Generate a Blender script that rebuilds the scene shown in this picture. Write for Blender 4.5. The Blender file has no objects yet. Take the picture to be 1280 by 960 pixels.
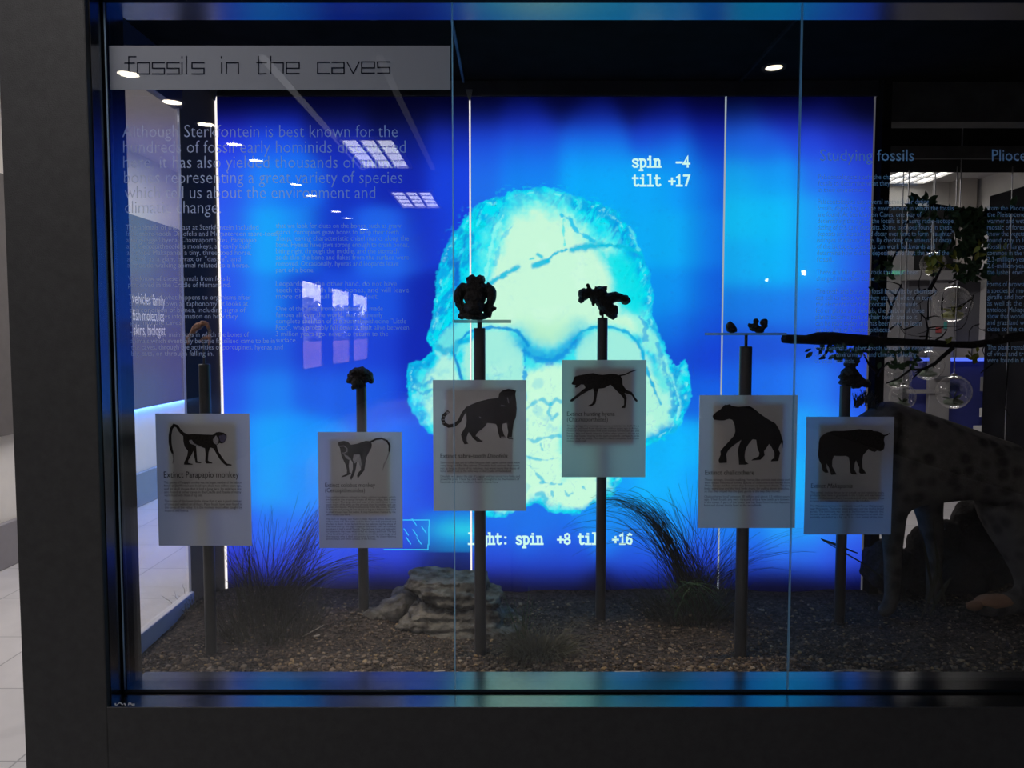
import bpy, bmesh, math, random
import numpy as np
from mathutils import Vector, Matrix, noise as mnoise

# ------------------------------------------------------------------ camera, light, exposure
SC = bpy.context.scene
COL = SC.collection
F = 1000.0                                   # focal length in pixels of a 1280x960 frame
CAMP = Vector((0.0, -2.22, 1.55))
PITCH = math.atan(62.0 / F)
cam_data = bpy.data.cameras.new('camera')
cam_data.sensor_width = 36.0
cam_data.lens = F / 1280.0 * 36.0
cam_data.clip_start = 0.05
cam_data.clip_end = 200
cam = bpy.data.objects.new('camera', cam_data)
COL.objects.link(cam)
cam.location = CAMP
cam.rotation_euler = (math.pi / 2 - PITCH, 0, 0)
SC.camera = cam

SC.view_settings.view_transform = 'Standard'
SC.view_settings.look = 'None'
SC.view_settings.exposure = 0.0
SC.view_settings.gamma = 1.0
SC.view_settings.use_curve_mapping = False
SC.cycles.transparent_max_bounces = 32
SC.cycles.max_bounces = 8
SC.cycles.diffuse_bounces = 4
SC.cycles.glossy_bounces = 4
SC.cycles.sample_clamp_indirect = 6.0
SC.cycles.caustics_reflective = False
SC.cycles.caustics_refractive = False
try:
    SC.cycles.use_denoising = True
    SC.cycles.denoiser = 'OPENIMAGEDENOISE'
except Exception:
    pass

world = bpy.data.worlds.new('sky')
SC.world = world
world.use_nodes = True
bgn = world.node_tree.nodes['Background']
bgn.inputs[0].default_value = (0.86, 0.84, 0.98, 1)
bgn.inputs[1].default_value = 15.0

def area_light(name, loc, size, energy, color, spread=180, rot=(0, 0, 0)):
    L = bpy.data.lights.new(name, 'AREA')
    L.shape = 'RECTANGLE'
    L.size, L.size_y = size
    L.energy = energy
    L.color = color
    L.spread = math.radians(spread)
    o = bpy.data.objects.new(name, L)
    COL.objects.link(o)
    o.location = loc
    o.rotation_euler = rot
    return o

area_light('added_fill_hall', (-1.3, -1.25, 3.17), (0.5, 1.2), 19, (1.0, 0.95, 0.95))  # fill lights added over the hall, out of view, to brighten signs and wall
area_light('added_fill_hall', (-2.7, -1.9, 3.17), (0.5, 1.2), 9, (1.0, 0.95, 0.95))
area_light('added_fill_beyond', (-2.6, 2.0, 3.17), (0.5, 1.2), 26, (1.0, 0.93, 0.86))  # fills added to brighten the room beyond, placed where they stay hidden
area_light('added_fill_beyond', (3.2, 3.9, 3.17), (1.2, 0.5), 33, (1.0, 0.94, 0.9))
area_light('added_fill_beyond', (-2.3, 0.6, 3.17), (0.5, 1.2), 26, (1.0, 0.95, 0.95))
area_light('added_fill_beyond', (-1.7, 4.8, 3.17), (1.2, 0.5), 55, (1.0, 0.94, 0.92))

# ------------------------------------------------------------------ helpers
def P(u, v, d):
    """World point seen at pixel (u, v) of the 1280x960 frame, d metres of depth (world y) from the camera."""
    c, s = math.cos(PITCH), math.sin(PITCH)
    fx, fy = (u - 640) / F, (480 - v) / F
    dy = c + fy * s
    dz = -s + fy * c
    k = d / dy
    return CAMP + Vector((fx * k, d, dz * k))

def PX(u, v, d): return P(u, v, d).x
def PZ(v, d): return P(640, v, d).z

LOC = {}

class MB:
    """Collects geometry; build() links it as ONE mesh object."""
    def __init__(self):
        self.v, self.f, self.m = [], [], []
        self.mi = 0
    def add(self, vs, fs):
        n = len(self.v)
        self.v += [tuple(x) for x in vs]
        for f in fs:
            self.f.append(tuple(i + n for i in f))
            self.m.append(self.mi)
        return n
    def box(self, lo, hi):
        x0, y0, z0 = lo; x1, y1, z1 = hi
        self.add([(x0,y0,z0),(x1,y0,z0),(x1,y1,z0),(x0,y1,z0),(x0,y0,z1),(x1,y0,z1),(x1,y1,z1),(x0,y1,z1)],
                 [(0,3,2,1),(4,5,6,7),(0,1,5,4),(1,2,6,5),(2,3,7,6),(3,0,4,7)])
        return self
    def bbox(self, lo, hi, b=0.004):
        """box with chamfered vertical and horizontal edges"""
        bm = bmesh.new()
        bmesh.ops.create_cube(bm, size=1)
        for vt in bm.verts:
            vt.co = Vector([(lo[i] + hi[i]) / 2 + vt.co[i] * (hi[i] - lo[i]) for i in range(3)])
        bmesh.ops.bevel(bm, geom=bm.edges[:], offset=b, segments=2, profile=0.5, affect='EDGES')
        self.addbm(bm)
        return self
    def addbm(self, bm):
        bm.verts.index_update()
        self.add([vt.co[:] for vt in bm.verts], [[vt.index for vt in f.verts] for f in bm.faces])
        bm.free()
    def tube(self, pts, radii, seg=8, cap=True):
        pts = [Vector(p) for p in pts]
        if not hasattr(radii, '__len__'): radii = [radii] * len(pts)
        rings, n = [], len(pts)
        up = Vector((0, 0, 1))
        ref = None
        for i, p in enumerate(pts):
            t = (pts[min(i + 1, n - 1)] - pts[max(i - 1, 0)])
            if t.length < 1e-9: t = up.copy()
            t.normalize()
            if ref is None:
                ref = t.orthogonal().normalized()
            else:
                ref = (ref - t * ref.dot(t))
                ref = ref.normalized() if ref.length > 1e-6 else t.orthogonal().normalized()
            b = t.cross(ref)
            rings.append([p + (ref * math.cos(2*math.pi*k/seg) + b * math.sin(2*math.pi*k/seg)) * radii[i] for k in range(seg)])
        vs = [q for r in rings for q in r]
        fs = []
        for i in range(n - 1):
            for k in range(seg):
                a, b2 = i*seg + k, i*seg + (k+1) % seg
                fs.append((a, b2, b2 + seg, a + seg))
        if cap:
            fs.append(tuple(reversed(range(seg))))
            fs.append(tuple((n-1)*seg + k for k in range(seg)))
        self.add(vs, fs)
        return self
    def ball(self, c, r, sub=2, nz=0.0, fr=1.0, seed=0):
        bm = bmesh.new()
        bmesh.ops.create_icosphere(bm, subdivisions=sub, radius=1)
        r = Vector(r) if hasattr(r, '__len__') else Vector((r, r, r))
        for vt in bm.verts:
            k = 1 + nz * mnoise.noise(vt.co * fr + Vector((seed*3.1, seed*1.7, seed)))
            vt.co = Vector(c) + Vector((vt.co.x*r.x*k, vt.co.y*r.y*k, vt.co.z*r.z*k))
        self.addbm(bm)
        return self
    def lathe(self, prof, c, seg=24):
        """prof: (radius, z) pairs; axis z through c"""
        vs, fs = [], []
        for r, z in prof:
            for k in range(seg):
                a = 2*math.pi*k/seg
                vs.append((c[0] + r*math.cos(a), c[1] + r*math.sin(a), c[2] + z))
        for i in range(len(prof)-1):
            for k in range(seg):
                a, b = i*seg+k, i*seg+(k+1) % seg
                fs.append((a, b, b+seg, a+seg))
        self.add(vs, fs)
        return self
    def poly(self, pts):
        """flat polygon facing the viewer, points already in world"""
        self.add(pts, [tuple(range(len(pts)))])
        return self
    def ribbon2(self, pts, w, fn):
        """stroke in a plane: pts 2D, w width (or list), fn maps 2D to world"""
        n = len(pts)
        ws = w if hasattr(w, '__len__') else [w]*n
        pts = [Vector((p[0], p[1])) for p in pts]
        d0 = (pts[1]-pts[0]).normalized(); d1 = (pts[-1]-pts[-2]).normalized()
        pts[0] = pts[0] - d0*ws[0]*0.4; pts[-1] = pts[-1] + d1*ws[-1]*0.4
        L, R = [], []
        for i, p in enumerate(pts):
            a = (p - pts[i-1]).normalized() if i > 0 else (pts[1]-p).normalized()
            b = (pts[i+1]-p).normalized() if i < n-1 else a
            t = a + b
            t = t.normalized() if t.length > 1e-6 else a
            nrm = Vector((-t.y, t.x))
            k = 1.0/max(0.5, nrm.dot(Vector((-a.y, a.x))))
            L.append(fn(*(p + nrm*ws[i]*0.5*k))); R.append(fn(*(p - nrm*ws[i]*0.5*k)))
        self.add(L + R, [(i, i+1, n+i+1, n+i) for i in range(n-1)])
        return self
    def build(self, name, mats, parent=None, smooth=False, angle=None):
        off = LOC.get(parent.name, Vector((0, 0, 0))) if parent else Vector((0, 0, 0))
        me = bpy.data.meshes.new(name)
        vs = [(x-off.x, y-off.y, z-off.z) for x, y, z in self.v]
        me.from_pydata(vs, [], self.f)
        if not isinstance(mats, (list, tuple)): mats = [mats]
        for m in mats: me.materials.append(m)
        if len(mats) > 1: me.polygons.foreach_set('material_index', self.m)
        if smooth:
            me.polygons.foreach_set('use_smooth', [True]*len(me.polygons))
            if angle:
                try: me.set_sharp_from_angle(angle=math.radians(angle))
                except Exception: pass
        me.update()
        o = bpy.data.objects.new(name, me)
        COL.objects.link(o)
        if parent:
            o.parent = parent
            LOC[o.name] = off
        return o

def thing(name, label, cat, loc, group=None):
    o = bpy.data.objects.new(name, None)
    o.empty_display_size = 0.05
    COL.objects.link(o)
    o.location = loc
    LOC[o.name] = Vector(loc)
    return tag(o, label, cat, group)

def tag(o, label, cat, group=None, kind=None):
    o['label'] = label; o['category'] = cat
    if group: o['group'] = group
    if kind: o['kind'] = kind
    return o

def struct(o):
    o['kind'] = 'structure'
    return o

# ------------------------------------------------------------------ materials
def newmat(name):
    m = bpy.data.materials.new(name)
    m.use_nodes = True
    nt = m.node_tree
    nt.nodes.clear()
    out = nt.nodes.new('ShaderNodeOutputMaterial')
    return m, nt, out

def sr(r, g, b):
    f = lambda c: (c/255/12.92) if c/255 <= 0.04045 else ((c/255 + 0.055)/1.055)**2.4
    return (f(r), f(g), f(b), 1)

def surf(name, col, rough=0.6, metal=0.0, spec=0.5, var=0.25, scale=12.0, bump=0.0, bscale=60.0, dark=None, detail=4, ior=None):
    """principled surface with procedural colour variation and bump"""
    m, nt, out = newmat(name)
    N = nt.nodes.new; Lk = nt.links.new
    b = N('ShaderNodeBsdfPrincipled')
    b.inputs['Roughness'].default_value = rough
    b.inputs['Metallic'].default_value = metal
    b.inputs['Specular IOR Level'].default_value = spec
    tc = N('ShaderNodeTexCoord')
    nz = N('ShaderNodeTexNoise'); nz.inputs['Scale'].default_value = scale; nz.inputs['Detail'].default_value = detail
    Lk(tc.outputs['Object'], nz.inputs['Vector'])
    ramp = N('ShaderNodeValToRGB')
    c = Vector(col[:3])
    lo = Vector(dark[:3]) if dark else c*(1-var)
    hi = c*(1+var) if not dark else c
    ramp.color_ramp.elements[0].position = 0.3; ramp.color_ramp.elements[1].position = 0.7
    ramp.color_ramp.elements[0].color = (*lo, 1); ramp.color_ramp.elements[1].color = (*[min(1, x) for x in hi], 1)
    Lk(nz.outputs['Fac'], ramp.inputs['Fac'])
    Lk(ramp.outputs['Color'], b.inputs['Base Color'])
    if bump:
        n2 = N('ShaderNodeTexNoise'); n2.inputs['Scale'].default_value = bscale; n2.inputs['Detail'].default_value = 6
        Lk(tc.outputs['Object'], n2.inputs['Vector'])
        bp = N('ShaderNodeBump'); bp.inputs['Strength'].default_value = bump; bp.inputs['Distance'].default_value = 0.02
        Lk(n2.outputs['Fac'], bp.inputs['Height']); Lk(bp.outputs['Normal'], b.inputs['Normal'])
    Lk(b.outputs['BSDF'], out.inputs['Surface'])
    return m

def emit(name, col, strength):
    m, nt, out = newmat(name)
    e = nt.nodes.new('ShaderNodeEmission')
    e.inputs['Color'].default_value = (*col[:3], 1); e.inputs['Strength'].default_value = strength
    nt.links.new(e.outputs[0], out.inputs['Surface'])
    return m

def glass(name, tint=(1, 1, 1), ior=1.5, scale=1.0, rough=0.0):
    """thin clear sheet: straight transmission with a Fresnel reflection on each face"""
    m, nt, out = newmat(name)
    N = nt.nodes.new; Lk = nt.links.new
    t = N('ShaderNodeBsdfTransparent'); t.inputs[0].default_value = (*tint, 1)
    g = N('ShaderNodeBsdfGlossy'); g.inputs['Roughness'].default_value = rough; g.inputs[0].default_value = (1, 1, 1, 1)
    lw = N('ShaderNodeLayerWeight')          # facing = 1-|cos|, the same from both sides
    p5 = N('ShaderNodeMath'); p5.operation = 'POWER'; p5.inputs[1].default_value = 5
    lw.inputs['Blend'].default_value = 0.5
    Lk(lw.outputs['Facing'], p5.inputs[0])
    r0 = ((ior-1)/(ior+1))**2*scale
    ma = N('ShaderNodeMath'); ma.operation = 'MULTIPLY_ADD'; ma.inputs[1].default_value = 1-r0; ma.inputs[2].default_value = r0
    Lk(p5.outputs[0], ma.inputs[0])
    mx = N('ShaderNodeMixShader')
    Lk(ma.outputs[0], mx.inputs[0]); Lk(t.outputs[0], mx.inputs[1]); Lk(g.outputs[0], mx.inputs[2])
    Lk(mx.outputs[0], out.inputs['Surface'])
    return m

def film(name, col, trans, opac, tcol=None):
    """translucent print: part diffuse, part light passing through, part clear"""
    m, nt, out = newmat(name)
    N = nt.nodes.new; Lk = nt.links.new
    d = N('ShaderNodeBsdfDiffuse'); d.inputs[0].default_value = (*col[:3], 1)
    tr = N('ShaderNodeBsdfTranslucent'); tr.inputs[0].default_value = (*(tcol or col)[:3], 1)
    a = N('ShaderNodeMixShader'); a.inputs[0].default_value = trans
    Lk(d.outputs[0], a.inputs[1]); Lk(tr.outputs[0], a.inputs[2])
    tp = N('ShaderNodeBsdfTransparent')
    b = N('ShaderNodeMixShader'); b.inputs[0].default_value = opac
    Lk(tp.outputs[0], b.inputs[1]); Lk(a.outputs[0], b.inputs[2])
    Lk(b.outputs[0], out.inputs['Surface'])
    return m

M = {}
M['black'] = surf('matt_black_paint', (0.042, 0.042, 0.043), 0.6, spec=0.3, var=0.12, scale=40, bump=0.15, bscale=300)
M['satin'] = surf('satin_black_metal', (0.19, 0.19, 0.195), 0.25, metal=1.0, var=0.08, scale=60)
M['gasket'] = surf('black_rubber', (0.004, 0.004, 0.004), 0.8, spec=0.1)
M['case_dark'] = surf('dark_case_lining', (0.010, 0.010, 0.010), 0.95, spec=0.0)
M['case_grey'] = surf('dark_grey_board', (0.045, 0.045, 0.047), 0.7, spec=0.2)
M['glass'] = glass('clear_glass')
M['glassb'] = glass('bubble_glass', tint=(0.93, 0.93, 0.93), ior=1.45, scale=2.4)
M['smoked'] = film('smoked_acrylic', (0.085, 0.083, 0.082), 0.0, 0.86)
M['edge'] = film('green_glass_edge', (0.35, 0.75, 0.72), 0.6, 0.75)
M['pole'] = surf('dark_bronze_tube', (0.045, 0.044, 0.043), 0.36, spec=0.5, var=0.1)
M['plate'] = film('mounting_plate', (0.25, 0.25, 0.25), 0.10, 1.0)
M['print'] = film('white_sign_print', (0.86, 0.83, 0.82), 0.48, 1.0, (0.36, 0.42, 0.42))
M['clear'] = glass('clear_acrylic_back', scale=0.3)
M['ink'] = surf('black_printing_ink', (0.012, 0.011, 0.011), 0.7, spec=0.1, var=0.5, scale=160)
M['inkbrown'] = surf('brown_black_ink', (0.022, 0.018, 0.016), 0.7, spec=0.1, var=0.6, scale=200)
M['inkgrey'] = surf('pale_grey_ink', (0.32, 0.31, 0.32), 0.7, spec=0.1, var=0.3, scale=200)
M['inkblue'] = surf('grey_violet_ink', (0.10, 0.09, 0.15), 0.7, spec=0.1, var=0.3, scale=200)
M['inkmid'] = surf('dark_grey_text_ink', (0.05, 0.05, 0.055), 0.7, spec=0.1)
M['vinyl'] = film('pale_vinyl_letters', (0.75, 0.78, 0.82), 0.65, 0.68, (1.0, 1.0, 1.0))
M['vinylsmall'] = film('pale_vinyl_small_letters', (0.75, 0.78, 0.82), 0.65, 0.54, (1.0, 1.0, 1.0))
M['band'] = film('frosted_title_film', (0.40, 0.42, 0.46), 0.28, 0.93, (0.55, 0.55, 0.55))
M['title'] = surf('navy_title_ink', (0.006, 0.008, 0.02), 0.7, spec=0.1)
M['fossil'] = surf('black_brown_fossil', (0.016, 0.013, 0.012), 0.5, spec=0.35, var=0.5, scale=90, bump=0.7, bscale=220)
M['fossilred'] = surf('red_brown_fossil', (0.50, 0.21, 0.11), 0.55, spec=0.3, var=0.6, scale=50, bump=0.5, bscale=200, dark=(0.16, 0.14, 0.13))
M['plaster'] = surf('white_wall_paint', (0.72, 0.70, 0.67), 0.8, spec=0.2, var=0.03)
M['ceilpale'] = surf('pale_ceiling_paint', (0.62, 0.60, 0.60), 0.9, spec=0.1, var=0.03)
M['ceildark'] = surf('dark_ceiling_paint', (0.06, 0.06, 0.06), 0.9, spec=0.1, var=0.05)
M['walldark'] = surf('dark_wall_paint', (0.05, 0.05, 0.052), 0.8, spec=0.1, var=0.05)
M['panelgrey'] = surf('charcoal_display_board', (0.13, 0.122, 0.122), 0.7, spec=0.2, var=0.06)
M['plinth'] = surf('grey_plinth_paint', (0.24, 0.23, 0.25), 0.6, spec=0.3, var=0.05)
M['white'] = surf('white_paint', (0.75, 0.74, 0.72), 0.6, var=0.03)
M['whiteletter'] = surf('white_cut_letters', (0.8, 0.8, 0.8), 0.6, var=0.02)
M['lamp'] = emit('warm_lamp', (1.0, 0.90, 0.72), 26)
M['tubes'] = emit('fluorescent_tubes', (0.95, 0.97, 1.0), 5.6)
M['tubesb'] = emit('fluorescent_tubes_beyond', (1.0, 0.98, 0.93), 2.2)
M['led'] = emit('blue_led_strip', (0.10, 0.30, 1.0), 42)
M['ledw'] = emit('blue_case_strip', (0.10, 0.18, 1.0), 1.2)
M['green'] = emit('green_guide_light', (0.15, 0.55, 0.32), 0.5)
M['edgeglow'] = emit('edge_light_leak', (1.0, 0.93, 0.90), 1.15)
M['edgedim'] = emit('edge_light_dim', (0.72, 0.85, 0.95), 0.5)
M['steel'] = surf('steel_wire', (0.35, 0.35, 0.36), 0.35, metal=1.0, var=0.05)
# ------------------------------------------------------------------ the room
XL, XR, YB, YF, ZC = -3.4, 4.95, -19.6, 6.55, 3.19

# tiled floor
def floor_mat():
    m, nt, out = newmat('pale_floor_tiles')
    N = nt.nodes.new; Lk = nt.links.new
    b = N('ShaderNodeBsdfPrincipled'); b.inputs['Roughness'].default_value = 0.35; b.inputs['Specular IOR Level'].default_value = 0.4
    tc = N('ShaderNodeTexCoord')
    br = N('ShaderNodeTexBrick'); br.offset = 0.0
    br.inputs['Scale'].default_value = 1.0; br.inputs['Brick Width'].default_value = 0.6; br.inputs['Row Height'].default_value = 0.6
    br.inputs['Mortar Size'].default_value = 0.004
    br.inputs['Color1'].default_value = (0.66, 0.64, 0.65, 1); br.inputs['Color2'].default_value = (0.60, 0.59, 0.60, 1); br.inputs['Mortar'].default_value = (0.35, 0.35, 0.36, 1)
    nz = N('ShaderNodeTexNoise'); nz.inputs['Scale'].default_value = 2.2; nz.inputs['Detail'].default_value = 7; nz.inputs['Distortion'].default_value = 1.6
    mx = N('ShaderNodeMixRGB'); mx.blend_type = 'MULTIPLY'; mx.inputs[0].default_value = 0.35
    Lk(tc.outputs['Object'], br.inputs['Vector']); Lk(tc.outputs['Object'], nz.inputs['Vector'])
    Lk(br.outputs['Color'], mx.inputs[1]); Lk(nz.outputs['Fac'], mx.inputs[2])
    Lk(mx.outputs[0], b.inputs['Base Color']); Lk(b.outputs[0], out.inputs['Surface'])
    return m
M['floor'] = floor_mat()
struct(MB().box((XL-0.2, YB-0.2, -0.1), (XR+0.2, YF+0.2, 0.0)).build('floor', M['floor']))
o = MB(); o.box((XL-0.2, 0.14, ZC), (XR+0.2, YF+0.2, ZC+0.1)); o.mi = 1; o.box((XL-0.2, YB-0.2, ZC), (XR+0.2, 0.14, ZC+0.1))
struct(o.build('ceiling', [M['ceilpale'], M['ceildark']]))

# left wall with three tall windows behind the viewer (seen as reflections in the case glass)
WIN = [(-10.80, -12.22), (-12.98, -14.66), (-14.96, -16.80)]
WZ0, WZ1 = 0.95, 2.46
w = MB()
w.box((XL-0.2, -1.0, 0), (XL, YF, ZC))
w.mi = 1
ys = [-1.0] + [y for p in WIN for y in p] + [YB]
for i in range(0, len(ys), 2):
    w.box((XL-0.03, ys[i+1], 0), (XL, ys[i], ZC))
for a, b in WIN:
    w.box((XL-0.03, b, 0), (XL, a, WZ0)); w.box((XL-0.03, b, WZ1), (XL, a, ZC))
struct(w.build('wall_left', [M['plaster'], M['walldark']]))
for i, (a, b) in enumerate(WIN):
    f = MB(); t = 0.03
    f.box((XL-0.03, b, WZ0), (XL-0.002, b+t, WZ1)); f.box((XL-0.03, a-t, WZ0), (XL-0.002, a, WZ1))
    f.box((XL-0.03, b+t, WZ0), (XL-0.002, a-t, WZ0+t)); f.box((XL-0.03, b+t, WZ1-t), (XL-0.002, a-t, WZ1))
    fr = struct(f.build('window_%d' % (i+5), M['walldark']))
    MB().box((XL-0.018, b+t, WZ0+t), (XL-0.012, a-t, WZ1-t)).build('window_pane', M['glass'], fr)
struct(MB().box((XR, YB-0.2, 0), (XR+0.2, 0.14, ZC)).build('wall_right', M['walldark']))
struct(MB().box((XR, 0.14, 0), (XR+0.2, YF+0.2, ZC)).build('wall_right', M['plaster']))
struct(MB().box((XL-0.2, YB-0.2, 0), (XR+0.2, YB, ZC)).build('wall_back', M['walldark']))
struct(MB().box((XL-0.2, YF, 0), (XR+0.2, YF+0.2, ZC)).build('wall_far', M['plaster']))
struct(MB().box((PX(1197, 240, 8.6), YF-0.25, 0), (PX(1216, 240, 8.6), YF, ZC)).build('trim_1', surf('taupe_column_paint', (0.42, 0.39, 0.36), 0.8, var=0.04)))
# dark bulkhead across the room beyond, right half
bh = MB(); bh.box((1.3, 2.2, 2.50), (XR, 2.55, ZC))
struct(bh.build('trim_2', M['case_dark']))
struct(MB().box((1.3, 2.17, 2.50), (XR, 2.20, 2.565)).build('trim_3', M['case_grey']))

# left wall exhibits beyond the case
dpan = MB().box((XL+0.004, -0.9, 0.92), (XL+0.064, YF-0.004, 2.60)).box((XL+0.05, -0.9, 0.885), (XL+0.064, YF-0.004, 0.92)).build('display_board', M['panelgrey'])
tag(dpan, 'long charcoal display board on the white wall beyond the left side glass', 'display board')
ledm = MB().box((XL+0.012, 4.0, 0.900), (XL+0.04, YF-0.05, 0.918)).build('led_strip', M['led'])
tag(ledm, 'blue LED strip glowing under the long charcoal display board', 'light strip')
pl = MB().bbox((XL+0.004, -0.9, 0.0), (XL+0.05, YF-0.004, 0.30), 0.006).build('plinth', M['plinth'])
tag(pl, 'low grey plinth along the foot of the white left wall', 'plinth')

# ------------------------------------------------------------------ outdoors behind the windows
def leafmat(name, a, b):
    return surf(name, a, 0.7, spec=0.2, var=0.4, scale=5, dark=b)
M['leafout'] = leafmat('garden_leaves', (0.30, 0.32, 0.24), (0.12, 0.14, 0.09))
M['terra'] = surf('terracotta_wall', (0.30, 0.17, 0.15), 0.9, var=0.25, scale=3)
gw = MB().box((-8.2, -70, 0), (-8.0, -8, 1.26)).build('garden_wall', M['terra'])
tag(gw, 'terracotta garden wall reflected below the trees in the left glass pane', 'wall')
MBg = MB().box((-30, -80, -0.15), (XL-0.2, 0, -0.05)).build('ground_outside', surf('terrace_paving', (0.3, 0.27, 0.26), 0.9)); struct(MBg)
rnd = random.Random(5)
for i, (ty, h, r) in enumerate([(-32.5, 2.85, 1.6), (-36.5, 3.15, 1.7), (-41.5, 3.05, 1.8), (-47.5, 3.25, 2.0)]):
    root = thing('garden_tree', ['rounded green tree reflected at the left window edge', 'bushy tree reflected in the middle window', 'low tree reflected in the right window',
                 'far tree reflected past the right window'][i], 'tree', (-9.9, ty, 0), 'trees outside the windows')
    m = MB()
    for k in range(900):
        q = Vector((rnd.gauss(0, 1), rnd.gauss(0, 1), rnd.gauss(0, 1))).normalized()*(0.55+0.45*rnd.random())
        c = Vector((-9.9+q.x*r, ty+q.y*r*1.15, h-r*0.75+q.z*r*0.8))
        s = 0.16+0.12*rnd.random()
        a, b2 = Vector((rnd.gauss(0,1), rnd.gauss(0,1), rnd.gauss(0,1))).normalized(), None
        b2 = a.orthogonal().normalized(); c2 = a.cross(b2)
        m.poly([c+b2*s, c+c2*s*0.5, c-b2*s, c-c2*s*0.5])
    m.build('foliage', M['leafout'], root)
    MB().tube([(-9.9, ty, -0.1), (-9.85, ty+0.1, 1.0), (-9.9, ty, h-r*0.7)], [0.16, 0.12, 0.08]).build('trunk', M['terra'], root)

# ------------------------------------------------------------------ lamps on the ceiling
DL = [(160, 92), (215, 127), (258, 155), (293, 180), (320, 200), (370, 230), (389, 244), (420, 264), (434, 272), (455, 286)]
ORD = ['nearest', 'second', 'third', 'fourth', 'fifth', 'sixth', 'seventh', 'eighth', 'ninth', 'farthest']
def downlight(x, y, label, r=0.062):
    root = thing('downlight', label, 'downlight', (x, y, ZC), 'ceiling downlights')
    MB().lathe([(r, -0.004), (r+0.02, -0.012), (r+0.025, 0.0)], (x, y, ZC)).build('rim', M['white'], root, True)
    MB().lathe([(0.0005, -0.008), (r, -0.004)], (x, y, ZC)).build('lens', M['lamp'], root)
for i, (u, v) in enumerate(DL):
    d = 1.64/((P(u, v, 1.0).z-1.55))
    x = PX(u, v, d)
    downlight(x, -(d-2.22), 'round ceiling downlight mirrored in the left glass pane, %s of its row' % ORD[i])
downlight(1.61, -2.81, 'warm downlight mirrored alone at the top of the dark case ceiling', 0.05)

def troffer(x0, x1, y0, y1, label, tubes, nb=3):
    root = thing('ceiling_light', label, 'ceiling light', ((x0+x1)/2, (y0+y1)/2, ZC), 'square louvre ceiling lights')
    f = MB(); t = 0.03; z0, z1 = ZC-0.03, ZC
    f.box((x0-t, y0-t, z0), (x1+t, y0, z1)); f.box((x0-t, y1, z0), (x1+t, y1+t, z1)); f.box((x0-t, y0, z0), (x0, y1, z1)); f.box((x1, y0, z0), (x1+t, y1, z1))
    f.build('frame', M['white'], root)
    MB().box((x0, y0, ZC-0.008), (x1, y1, ZC-0.001)).build('diffuser', tubes, root)
    g = MB()
    for k in range(1, nb):
        xx = x0+(x1-x0)*k/nb; g.box((xx-0.012, y0, ZC-0.028), (xx+0.012, y1, ZC-0.009))
    for k in range(1, 4):
        yy = y0+(y1-y0)*k/4; g.box((x0, yy-0.006, ZC-0.020), (x1, yy+0.006, ZC-0.010))
    g.build('louvre', M['white'], root)
troffer(-1.43, -1.0, -5.66, -4.55, 'louvred ceiling light mirrored largest in the left glass pane', M['tubes'])
troffer(-1.38, -0.93, -8.1, -7.0, 'smaller louvred ceiling light mirrored below the large one', M['tubes'])
troffer(3.85, 4.40, 5.35, 6.45, 'bright louvred ceiling light in the room beyond, right of the case', M['tubesb'], 4)
# ceiling trough rails that show as pale lines in the reflection
for x in (-1.47, -0.78):
    o = MB().box((x-0.02, -5.8, ZC-0.02), (x+0.02, -2.6, ZC)).build('ceiling_rail', emit('slim_light_slot', (0.85, 0.84, 0.9), 0.62 if x < -1 else 0.22))
    tag(o, 'slim pale light slot in the ceiling mirrored %s the large louvred light' % ('left of' if x < -1 else 'right of'), 'rail')
for (u, v, s) in ((1004, 341, 0.035), (958, 350, 0.022)):
    d = XR/((u-640)/1000.0)
    q = P(u, v, d)
    o = MB().bbox((XR-0.05, -(d-2.22)-s, q.z-s*1.2), (XR, -(d-2.22)+s, q.z+s*1.2), 0.006).build('wall_lamp', emit('small_wall_lamp', (0.95, 0.98, 1.0), 14))
    tag(o, 'small white wall lamp mirrored in the right pane, %s one' % ('larger' if s > 0.03 else 'smaller'), 'lamp')

# ------------------------------------------------------------------ the black front wall with the case opening
YW, YG, YR = -0.09, 0.0, 0.14                    # wall face, glass, back of the reveal
OX0, OZ0, OZ1 = -1.108, 0.532, 2.452
WX0, WX1 = -1.337, 2.6
fw = MB()
fw.bbox((WX0, YW, 0), (OX0, 0.112, ZC), 0.004)
fw.box((OX0, YW, 0), (WX1, YR-0.01, OZ0-0.002))
fw.box((OX0, YW, OZ1+0.002), (WX1, YR-0.01, ZC))
struct(fw.build('wall_front', M['black']))
rv = MB(); rv.box((OX0, YW+0.001, OZ0-0.008), (WX1, YR, OZ0)); struct(rv.build('trim_4', M['satin']))
rv = MB(); rv.box((OX0, YW+0.001, OZ1), (WX1, YR, OZ1+0.008)); struct(rv.build('trim_5', M['satin']))
rv = MB(); rv.box((OX0-0.004, YW+0.02, OZ0), (OX0+0.003, 0.112, OZ1)); struct(rv.build('trim_6', M['satin']))
g = MB()
g.box((OX0+0.004, -0.009, OZ0), (WX1, 0.009, OZ0+0.005)); g.box((OX0+0.004, -0.009, OZ1-0.005), (WX1, 0.009, OZ1)); g.box((OX0+0.004, -0.009, OZ0), (OX0+0.008, 0.009, OZ1))
struct(g.build('trim_7', M['gasket']))
J1, J2 = PX(567, 418, 2.22), PX(994, 418, 2.22)
edges = [OX0+0.006, J1, J2, 1.95]
for i in range(3):
    a, b = edges[i]+(0.0015 if i else 0), edges[i+1]-0.0015
    pane = MB(); z0, z1 = OZ0+0.004, OZ1-0.004
    struct(pane.box((a, -0.005, z0), (b, 0.005, z1)).build('window_%d' % (i+1), M['glass']))
M['joint'] = film('clear_silicone_joint', (0.25, 0.4, 0.45), 0.7, 0.6, (0.8, 1.0, 1.0))
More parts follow.
